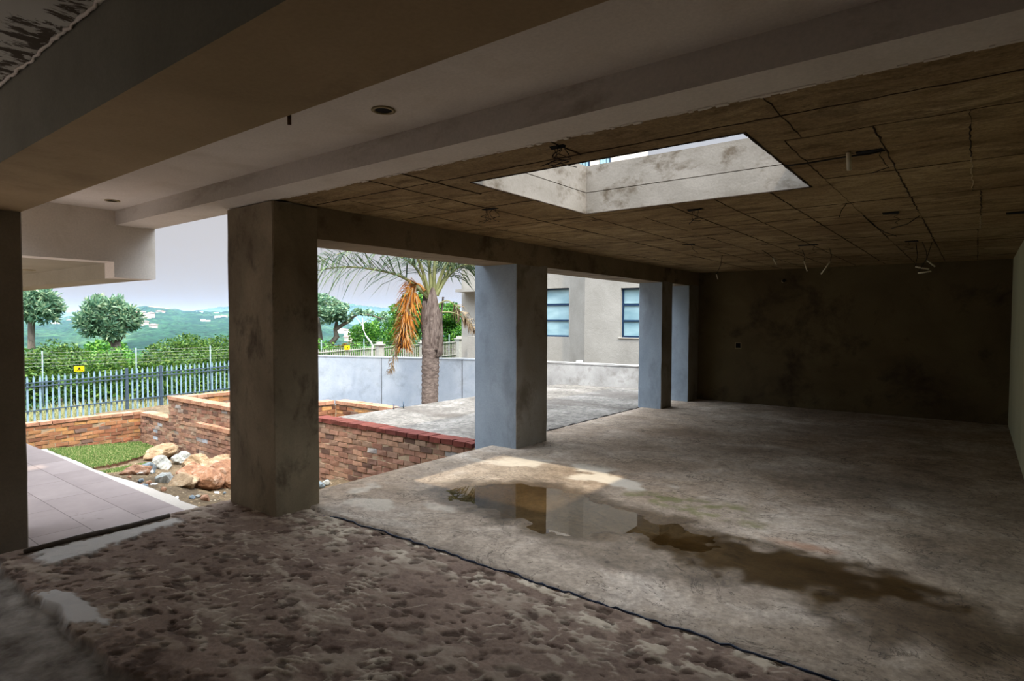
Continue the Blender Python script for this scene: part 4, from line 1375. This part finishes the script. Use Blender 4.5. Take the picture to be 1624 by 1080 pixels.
def palm():
    r = empty('palm_tree', (-10.6, 10.45, -1.0), 'ringed palm tree with an orange dead frond, between slab and white wall', 'palm tree')
    m = MB()
    pts, rad = [], []
    z = -1.1
    while z < 1.75:
        t = (z + 1.1) / 3.4
        pts.append((-10.6 - .02 * math.sin(t * 3), 10.45 + .12 * t, z))
        base = .185 + .02 * math.sin(t * 2.5) + .03 * max(0, min(1, (z - .8) / .5))
        rad.append(base + .014 * (len(pts) % 2) + random.uniform(-.006, .006))
        z += .055
    m.tube(pts, rad, 18)
    m.build('trunk', M['palmbark'], r, True)
    # old leaf sheaths wrapped round the head of the trunk
    for i in range(11):
        a = i * 2.4 + .4
        z0 = .70 + .085 * i
        b = MB()
        ca, sa = math.cos(a), math.sin(a)
        vs = []
        for k in range(7):
            t = k / 6
            rr = .235 + .03 * t + .03 * t * t - (.03 if k == 0 else 0)
            w = .17 * (1 - t) ** .7 + .035
            zz = z0 + t * (.62 + .02 * i)
            cx, cy = -10.6 + ca * rr, 10.55 + sa * rr
            for q in (-1, 0, 1):
                vs.append((cx - sa * w * q - ca * .03 * abs(q), cy + ca * w * q - sa * .03 * abs(q), zz))
        vs += [(v[0] - ca * .02, v[1] - sa * .02, v[2]) for v in vs]
        fs = [(k * 3 + q, k * 3 + q + 1, (k + 1) * 3 + q + 1, (k + 1) * 3 + q) for k in range(6) for q in range(2)]
        fs += [tuple(x + 21 for x in reversed(f)) for f in fs]
        b.add(vs, fs)
        b.build('leaf_sheath', M['boot'], r, True)
    G, GR = M['frond'], M['rachis']
    frond(r, [(-10.68, 10.5, 2.15), (-11.17, 10.13, 2.63), (-11.78, 9.67, 2.83), (-12.4, 9.2, 2.88), (-13.1, 8.67, 2.72), (-13.5, 8.37, 2.5)], 95, .95, G, GR, .55, .04, seed=1, fold=.6)
    frond(r, [(-10.67, 10.5, 2.2), (-10.85, 10.4, 2.94), (-11.2, 10.2, 3.56), (-11.9, 9.9, 4.0), (-12.7, 9.4, 4.0), (-13.3, 9.0, 3.6)], 85, .9, G, GR, .8, .04, seed=2)
    frond(r, [(-10.63, 10.55, 2.2), (-10.72, 10.5, 3.2), (-11.0, 10.2, 4.2), (-11.5, 9.7, 4.9)], 60, .75, G, GR, .5, .045, seed=3)
    frond(r, [(-10.6, 10.6, 2.2), (-10.54, 10.6, 3.2), (-10.3, 10.6, 4.2), (-9.9, 10.5, 5.0)], 60, .75, G, GR, .5, .045, seed=4)
    frond(r, [(-10.55, 10.6, 2.2), (-10.38, 10.75, 2.87), (-10.14, 10.95, 3.18), (-9.75, 11.25, 3.26), (-9.3, 11.6, 3.0), (-9.0, 11.85, 2.5)], 85, .9, G, GR, .9, .04, seed=5)
    frond(r, [(-10.55, 10.65, 2.2), (-10.25, 11.0, 3.1), (-9.8, 11.4, 3.7), (-9.2, 11.8, 3.7), (-8.6, 12.2, 3.2)], 85, .9, G, GR, .8, .04, seed=6)
    frond(r, [(-10.65, 10.6, 2.2), (-10.9, 11.0, 3.0), (-11.2, 11.5, 3.5), (-11.7, 12.1, 3.5), (-12.2, 12.6, 3.1)], 70, .85, G, GR, .8, .035, seed=7)
    frond(r, [(-10.6, 10.45, 2.2), (-10.55, 10.0, 3.1), (-10.5, 9.4, 3.7), (-10.45, 8.7, 3.8), (-10.4, 8.0, 3.4)], 70, .85, G, GR, .8, .035, seed=8)
    frond(r, [(-10.45, 10.55, 1.95), (-10.24, 10.75, 2.06), (-9.98, 10.98, 1.74), (-9.79, 11.12, 1.35)], 26, .38, M['brownfrond'], M['rachis'], 1.2, .022, seed=9, start=.45)['label'] = 'brown drooping frond'
    frond(r, [(-10.45, 10.6, 1.78), (-10.17, 10.85, 1.77), (-9.92, 11.05, 1.60), (-9.72, 11.2, 1.30)], 26, .38, M['brownfrond'], M['rachis'], 1.2, .02, seed=10, start=.5)['label'] = 'brown drooping frond'
    frond(r, [(-10.5, 10.6, 2.2), (-10.3, 10.85, 2.7), (-10.0, 11.1, 2.95), (-9.6, 11.35, 2.8), (-9.35, 11.5, 2.35)], 80, .8, G, GR, .9, .035, seed=21)
    frond(r, [(-10.65, 10.5, 2.2), (-10.95, 10.3, 2.9), (-11.5, 9.9, 3.25), (-12.2, 9.4, 3.3), (-12.9, 8.9, 3.0)], 85, .85, G, GR, .8, .035, seed=22)
    f = frond(r, [(-10.72, 10.42, 2.3), (-10.89, 10.34, 2.47), (-11.01, 10.22, 2.25), (-11.08, 10.14, 1.75), (-11.10, 10.08, 1.25), (-11.08, 10.05, .95)], 230, .62, M['deadfrond'], M['deadfrond'], .9, .03, seed=11, start=.2, fold=.2)
    f['label'] = 'orange dead hanging frond'
    f = frond(r, [(-10.85, 10.4, 1.75), (-11.08, 10.15, 1.45), (-11.25, 10.0, .95), (-11.38, 9.87, .30)], 60, .34, M['brownfrond'], M['brownfrond'], 1.3, .014, seed=12, start=.3, fold=.1)
    f['label'] = 'brown dead hanging frond'
palm()

# ------------------------------------------------------------------ trees and hedge beyond the fence
def rosette_crown(clumps, size, nper, seed):
    """cabbage-tree crown: clumps of radiating leaves"""
    g = np.random.default_rng(seed)
    C, D = [], []
    for c in clumps:
        d = g.normal(size=(nper, 3)); d[:, 2] += .25
        d /= np.linalg.norm(d, axis=1, keepdims=True)
        C.append(np.array(c) + d * size * g.uniform(.35, 1, (nper, 1))); D.append(d)
    return np.concatenate(C), np.concatenate(D)

def cabbage_tree(base, trunk, branches, c, r, n, seed, label):
    o = empty('cabbage_tree', base, label, 'tree')
    m = MB(); m.tube(trunk[0], trunk[1], 10); 
    m.build('trunk', M['bark'], o, True)
    for b in branches:
        q = MB(); q.tube(b[0], b[1], 8); q.build('branch', M['bark'], o, True)
    g = np.random.default_rng(seed)
    cl = g.normal(size=(n, 3)); cl /= np.linalg.norm(cl, axis=1, keepdims=True)
    cl = cl * (g.uniform(.35, 1, (n, 1)) ** .5) * np.array(r) + np.array(c)
    cl = cl[(cl[:, 2] > c[2] - r[2] * .55) | (np.abs(cl[:, 0] - c[0]) > r[0] * .45)]
    P, D = rosette_crown(cl, .40, 70, seed)
    f = link('crown', quads_mesh('crown', leaves(P, .30, .30, .2, .3, D), M['leaf_blue']), o)
    f.matrix_parent_inverse = o.matrix_basis.inverted()

cabbage_tree((-39.66, 9.77, -2.6), ([(-39.66, 9.77, -2.6), (-39.66, 9.77, -.5), (-39.70, 9.8, 1.0), (-39.7, 9.83, 1.9)], [.19, .17, .155, .14]),
             [([(-39.7, 9.83, 1.8), (-39.9, 9.5, 2.2), (-40.1, 9.2, 2.6)], [.12, .1, .06]), ([(-39.7, 9.83, 1.8), (-39.4, 10.1, 2.3), (-39.2, 10.3, 2.6)], [.12, .1, .06])],
             (-39.35, 10.05, 2.2), (.8, .95, .95), 54, 3, 'tall thin cabbage tree with a straight grey trunk beyond the fence')
cabbage_tree((-36.15, 12.49, -2.6), ([(-36.1, 12.55, -2.6), (-36.1, 12.55, -.4), (-36.15, 12.5, .35)], [.28, .26, .22]),
             [([(-36.15, 12.5, .2), (-36.4, 12.1, .8), (-36.7, 11.7, 1.4), (-36.9, 11.4, 1.9)], [.15, .12, .10, .06]), ([(-36.15, 12.5, .2), (-36.0, 12.9, 1.0), (-35.9, 13.2, 1.7)], [.15, .11, .06])],
             (-36.4, 12.3, 1.55), (1.1, 1.35, 1.1), 104, 5, 'broad round-crowned cabbage tree with a forked trunk beyond the fence')

def add_crown(o, P, size, mat, aspect=.5, up=.4):
    f = link('crown', quads_mesh('crown', leaves(P, size, aspect, up), mat), o)
    f.matrix_parent_inverse = o.matrix_basis.inverted()
    return f

def gnarled():
    b = (-25.7, 18.05, -1.8)
    o = empty('gnarled_tree', b, 'gnarled grey-green tree with bent trunks behind the picket fence', 'tree')
    for pts, rad in (([(-25.9, 17.9, -1.8), (-25.85, 17.95, .2), (-25.9, 17.9, 1.0), (-25.95, 17.85, 1.7)], [.2, .18, .15, .1]),
                     ([(-25.8, 18.0, .05), (-25.45, 18.25, .35), (-25.2, 18.45, .75), (-25.25, 18.4, 1.1), (-24.95, 18.65, 1.35), (-24.7, 18.85, 1.5)], [.18, .16, .14, .12, .09, .06]),
                     ([(-25.25, 18.4, 1.0), (-25.2, 18.45, 1.5), (-25.0, 18.6, 1.9)], [.1, .08, .05]),
                     ([(-24.95, 18.65, 1.4), (-24.3, 19.1, 1.9), (-23.8, 19.5, 1.8), (-23.3, 19.9, 1.6)], [.06, .05, .04, .02])):
        m = MB(); m.tube(pts, rad, 8); m.build('trunk' if rad[0] > .15 else 'branch', M['bark'], o, True)
    P = [blob_points(5200, (-25.95, 17.9, 1.95), (1.5, 1.5, .95), 12, 3), blob_points(2200, (-25.0, 18.6, 1.95), (.9, .9, .55), 9, 4),
         blob_points(500, (-24.1, 19.25, 1.95), (.8, .6, .3), 6, 5), blob_points(260, (-23.5, 19.8, 1.7), (.6, .5, .3), 5, 6)]
    add_crown(o, np.concatenate(P), .15, M['leaf_blue'], .45, .2)
gnarled()

def bushy(b, blobs, mat, size, label, trunk=True, name='leafy_tree'):
    o = empty(name, b, label, 'tree')
    m = MB(); m.tube([b, (b[0], b[1], b[2] + 1.2), (b[0] + .1, b[1], b[2] + 2.2)], [.16, .13, .08], 8); m.build('trunk', M['bark'], o, True)
    P = [blob_points(n, c, r, l, s) for (n, c, r, l, s) in blobs]
    add_crown(o, np.concatenate(P), size, mat)
bushy((-24.0, 22.0, -1.8), [(9000, (-24.6, 21.6, .9), (2.6, 2.4, 1.6), 18, 1), (5000, (-23.9, 22.4, 1.9), (1.7, 1.6, 1.0), 14, 2), (1200, (-23.7, 22.5, 2.9), (.6, .6, .5), 6, 9)], M['leaf_dark'], .15,
      'dense bright green tree behind the picket fence and palm')
bushy((-21.8, 24.2, -1.8), [(6500, (-21.9, 24.1, .7), (1.8, 1.9, 1.5), 16, 3), (2500, (-22.4, 23.6, 1.8), (1.2, 1.1, .8), 10, 4)], M['leaf_dark'], .15,
      'green tree between the palm trunk and the beige house')
bushy((-26.0, 19.9, -1.8), [(4200, (-26.0, 19.9, -.1), (1.6, 1.6, .8), 14, 7)], M['leaf_rust'], .13, 'rust-tinged low tree under the gnarled tree', name='shrub')
o = empty('bare_branch', (-20.6, 16.9, -.5), 'thin bare white branch leaning by the picket fence', 'branch')
m = MB(); m.tube([(-20.6, 16.92, -.4), (-20.62, 16.9, .26), (-20.62, 16.94, .45), (-20.67, 16.87, .62), (-20.85, 16.75, .9), (-20.95, 16.69, 1.2), (-20.98, 16.68, 1.65)], [.05, .045, .045, .04, .035, .028, .015], 8)
m.build('limb', M['chip'], o, True)
for e in ((-21.2, 16.5, 1.7), (-20.75, 16.85, 1.6)):
    m = MB(); m.tube([(-20.93, 16.7, 1.15), (-21.0, 16.65, 1.4), e], [.02, .015, .006], 5); m.build('twig', M['chip'], o, True)

def hedge():
    protos = []
    for s in range(4):
        P = blob_points(5200, (0, 0, 0), (1.25, 1.25, 1.0), 20, 60 + s, .6)
        protos.append(quads_mesh('shrub_crown', leaves(P, .11, .5, .5), M['leaf'] if s < 3 else M['leaf_dark']))
    g = random.Random(5)
    spots = []
    y = 3.2
    while y < 15.0:
        spots.append((-23.2 + g.uniform(-.5, .5), y, -.62 + g.uniform(-.25, .25), 0)); y += 1.25
    y = 2.5
    while y < 17:
        spots.append((-26.5 + g.uniform(-.8, .8), y, -.35 + g.uniform(-.3, .3), 1)); y += 1.7
    y = 14.5
    while y < 25:
        spots.append((-22.4 + g.uniform(-.3, .3), y, -.45 + g.uniform(-.2, .2), 0)); y += 1.5
    words = ['round leafy green shrub', 'spreading yellow-green shrub', 'loose light green shrub', 'darker green shrub']
    rows = ['in the front row of the hedge just beyond the palisade fence', 'in the back row of the hedge beyond the palisade fence']
    for i, (x, y, z, row) in enumerate(spots):
        k = g.randrange(4)
        r = empty('shrub', (x, y, -2.0), f'{words[k]} {rows[row]}' if y < 14.4 or row else f'{words[k]} in the low hedge just beyond the pale picket fence', 'shrub', 'hedge shrubs beyond the fences')
        st = MB(); st.tube([(x, y, -2.2), (x, y, z)], .05, 6); st.build('stem', M['bark'], r)
        c = link('crown', protos[k], r)
        c.location = (0, 0, z + 2.0)
        s = g.uniform(.85, 1.2)
        c.scale = (s, s, s * g.uniform(.9, 1.1)); c.rotation_euler = (0, 0, g.uniform(0, 6))
hedge()

# dark scrub trees lower on the slope
for i, (x, y, z, w, h, lab) in enumerate(((-46, 8.8, -1.2, 2.4, 1.3, 'dark flat-topped scrub tree down the slope near the thin cabbage tree'), (-44, 14.0, -.9, 2.6, 1.2, 'dark scrub tree down the slope behind the round-crowned cabbage tree'),
                                         (-41, 20.5, -1.3, 1.8, 1.7, 'sparse scrub tree down the slope by the big column edge'), (-52, 13, -2.2, 3.5, 1.6, 'wide green scrub tree farther down the slope'))):
    bushy((x, y, -6), [(3000, (x, y, z), (w, w, h), 14, 30 + i)], M['leaf_dark'] if i % 2 else M['leaf'], .26, lab, name='scrub_tree')

# tall dry grass at the foot of the fence
c = np.stack([RNG.uniform(-22.3, -20.3, 9000), RNG.uniform(2.5, 13.5, 9000), np.full(9000, 0.)], 1)
c[:, 2] = -1.55 + .35 * fbm(c[:, 0] * 1.2, c[:, 1] * 1.2, 5, 3)
d = np.tile([0, 0, 1.0], (9000, 1))
tag(link('dry_grass', quads_mesh('dry_grass', leaves(c, .75, .035, 1, .4, d), M['drygrass'])), 'tall pale dry grass behind the palisade fence', 'grass', kind='stuff')

# ------------------------------------------------------------------ hillside, valley and far hills
def hill_z(th, r):
    """ground height toward azimuth th (radians to the left of +Y) at distance r"""
    px = 812 - 957 * np.tan(th - 0.656)
    dp = r * np.cos(th - 0.656)
    ridge = np.interp(px, [-400, 30, 95, 125, 180, 212, 232, 262, 292, 330, 362, 500, 560, 610, 680, 740, 900],
                      [500, 506, 512, 508, 503, 494, 490, 494, 499, 500, 500, 512, 520, 523, 516, 518, 520])
    far = np.interp(px, [-400, 60, 120, 200, 290, 330, 360, 440, 520, 560, 600, 700, 740, 900], [494, 499, 499, 500, 500, 494, 489, 490, 488, 486, 490, 494, 496, 498])
    yy = lambda y, d: 1.6 - (y - 508) / 957 * d
    z0 = yy(575, 230)
    zr = yy(ridge, 850)
    zf = yy(far, 2600)
    z = np.where(dp < 40, -2.2 - 0 * dp, 0)
    t1 = sstep(40, 230, dp)
    z = -2.2 + t1 * (z0 + 2.2)
    t2 = np.clip((dp - 230) / 620, 0, 1)
    z = np.where(dp > 230, z0 + (zr - z0) * (.45 * t2 + .55 * t2 * t2 * (3 - 2 * t2)), z)
    t3 = np.clip((dp - 850) / 700, 0, 1)
    z = np.where(dp > 850, zr - 70 * sstep(0, 1, t3), z)
    t4 = np.clip((dp - 1550) / 1050, 0, 1)
    z = np.where(dp > 1550, zr - 70 + (zf - zr + 70) * sstep(0, 1, t4), z)
    z = np.where(dp > 2600, zf - (dp - 2600) * .08, z)
    return z
def make_hills():
    th = np.radians(np.linspace(18, 98, 900))
    r = np.concatenate([np.linspace(21.5, 60, 20), np.geomspace(62, 230, 40), np.linspace(235, 900, 170), np.linspace(910, 1600, 30), np.linspace(1620, 3200, 60)])
    T, Rr = np.meshgrid(th, r)
    X, Y = -np.sin(T) * Rr, np.cos(T) * Rr
    Z = hill_z(T, Rr)
    w = sstep(60, 260, Rr)
    tree = fbm(X / 9, Y / 9, 3, 2)
    Z = Z + w * (5.0 * (fbm(X / 60, Y / 60, 8, 3) - .5) + 6.5 * np.clip(tree - .35, 0, 1)) * np.clip(Rr / 850, .3, 1.6)
    px = 812 - 957 * np.tan(T - 0.656)
    bare = sstep(1.2, .7, np.hypot((px - 246) / 26, (Rr * np.cos(T - .656) - 790) / 42) + (fbm(X / 20, Y / 20, 4, 3) - .5) * 1.2)
    struct(grid_mesh('hills', X, Y, Z, M['hill'], dict(bare=bare), smooth=False), 'hazy wooded hills beyond the valley')
    m = MB(); m.box(-21.6, 30, -30, 60, -2.6, -2.25); struct(m.build('ground_lot', M['dirt']))
make_hills()

hm = [flat('terracotta_roof', lin(206, 150, 130), .8), flat('pale_house_wall', lin(222, 206, 188), .8), flat('white_house_wall', lin(236, 232, 226), .8)]
def far_house(px, d, w, h, roof, label):
    w, h = w * .42, h * .4
    th = math.atan((812 - px) / 957) + 0.656
    rr = d / math.cos(th - .656)
    x, y = -math.sin(th) * rr, math.cos(th) * rr
    z = float(hill_z(np.array(th), np.array(rr)))
    r = empty('hillside_house', (x, y, z), label, 'house', 'houses scattered over the far hills')
    m = MB(); m.box(x - w / 2, x + w / 2, y - w / 2, y + w / 2, z - 2, z + h + 1.6); m.build('wall', hm[1 if roof else 2], r)
    if roof:
        t = MB(); a = w / 2 + .6; zz = z + h + 1.6
        t.add([(x - a, y - a, zz), (x + a, y - a, zz), (x + a, y + a, zz), (x - a, y + a, zz), (x - a * .3, y, zz + h * .5), (x + a * .3, y, zz + h * .5)],
              [(0, 1, 5, 4), (1, 2, 5), (2, 3, 4, 5), (3, 0, 4)])
        t.build('roof', hm[0], r)
for px, d, w, h, rf in ((219, 690, 9, 4, 1), (225, 600, 12, 5, 1), (232, 545, 14, 5, 1), (240, 575, 11, 5, 1), (252, 640, 10, 4, 1), (258, 645, 9, 4, 1), (230, 460, 9, 4, 1), (243, 430, 10, 4, 1), (216, 620, 8, 4, 1),
                       (317, 770, 14, 7, 0), (343, 760, 10, 5, 0), (346, 640, 13, 4, 0), (355, 630, 12, 4, 1), (322, 560, 8, 4, 0), (330, 555, 7, 3, 0), (90, 640, 10, 4, 0), (84, 620, 9, 4, 0), (110, 680, 9, 4, 1),
                       (539, 580, 12, 4, 0), (547, 540, 13, 4, 1), (556, 515, 13, 4, 0), (565, 550, 12, 4, 1), (551, 480, 10, 4, 0), (539, 500, 10, 4, 0), (570, 600, 12, 4, 0), (552, 400, 9, 4, 1), (575, 500, 9, 4, 1)):
    far_house(px, d, w, h, rf, ('tiny pale house with a terracotta roof on the far wooded hillside' if rf else 'tiny white flat-roofed house on the far wooded hillside'))

# haze hanging over the valley
def make_haze():
    m = bpy.data.materials.new('valley_haze')
    m.use_nodes = True
    t = m.node_tree
    t.nodes.clear()
    out = t.nodes.new('ShaderNodeOutputMaterial')
    v = t.nodes.new('ShaderNodeVolumeScatter')
    v.inputs['Color'].default_value = (0.34, 0.56, 0.86, 1)
    v.inputs['Density'].default_value = 0.00042
    t.links.new(v.outputs[0], out.inputs['Volume'])
    mb = MB()
    # wedge that fans out from the valley's near side
    a0, a1 = math.radians(15), math.radians(100)
    A = [(-math.sin(a) * q, math.cos(a) * q) for q in (150, 3300) for a in np.linspace(a0, a1, 9)]
    vs = [(x, y, -160) for x, y in A] + [(x, y, 28) for x, y in A]
    fs = []
    for k in range(8):
        fs += [(k, k + 1, 9 + k + 1, 9 + k), (18 + k, 27 + k, 27 + k + 1, 18 + k + 1), (k, 18 + k, 18 + k + 1, k + 1), (9 + k, 9 + k + 1, 27 + k + 1, 27 + k)]
    fs += [(0, 9, 27, 18), (8, 26, 35, 17)]
    mb.add(vs, fs)
    o = mb.build('haze', m)
    tag(o, 'thin blue haze over the valley', 'haze', kind='stuff')
make_haze()
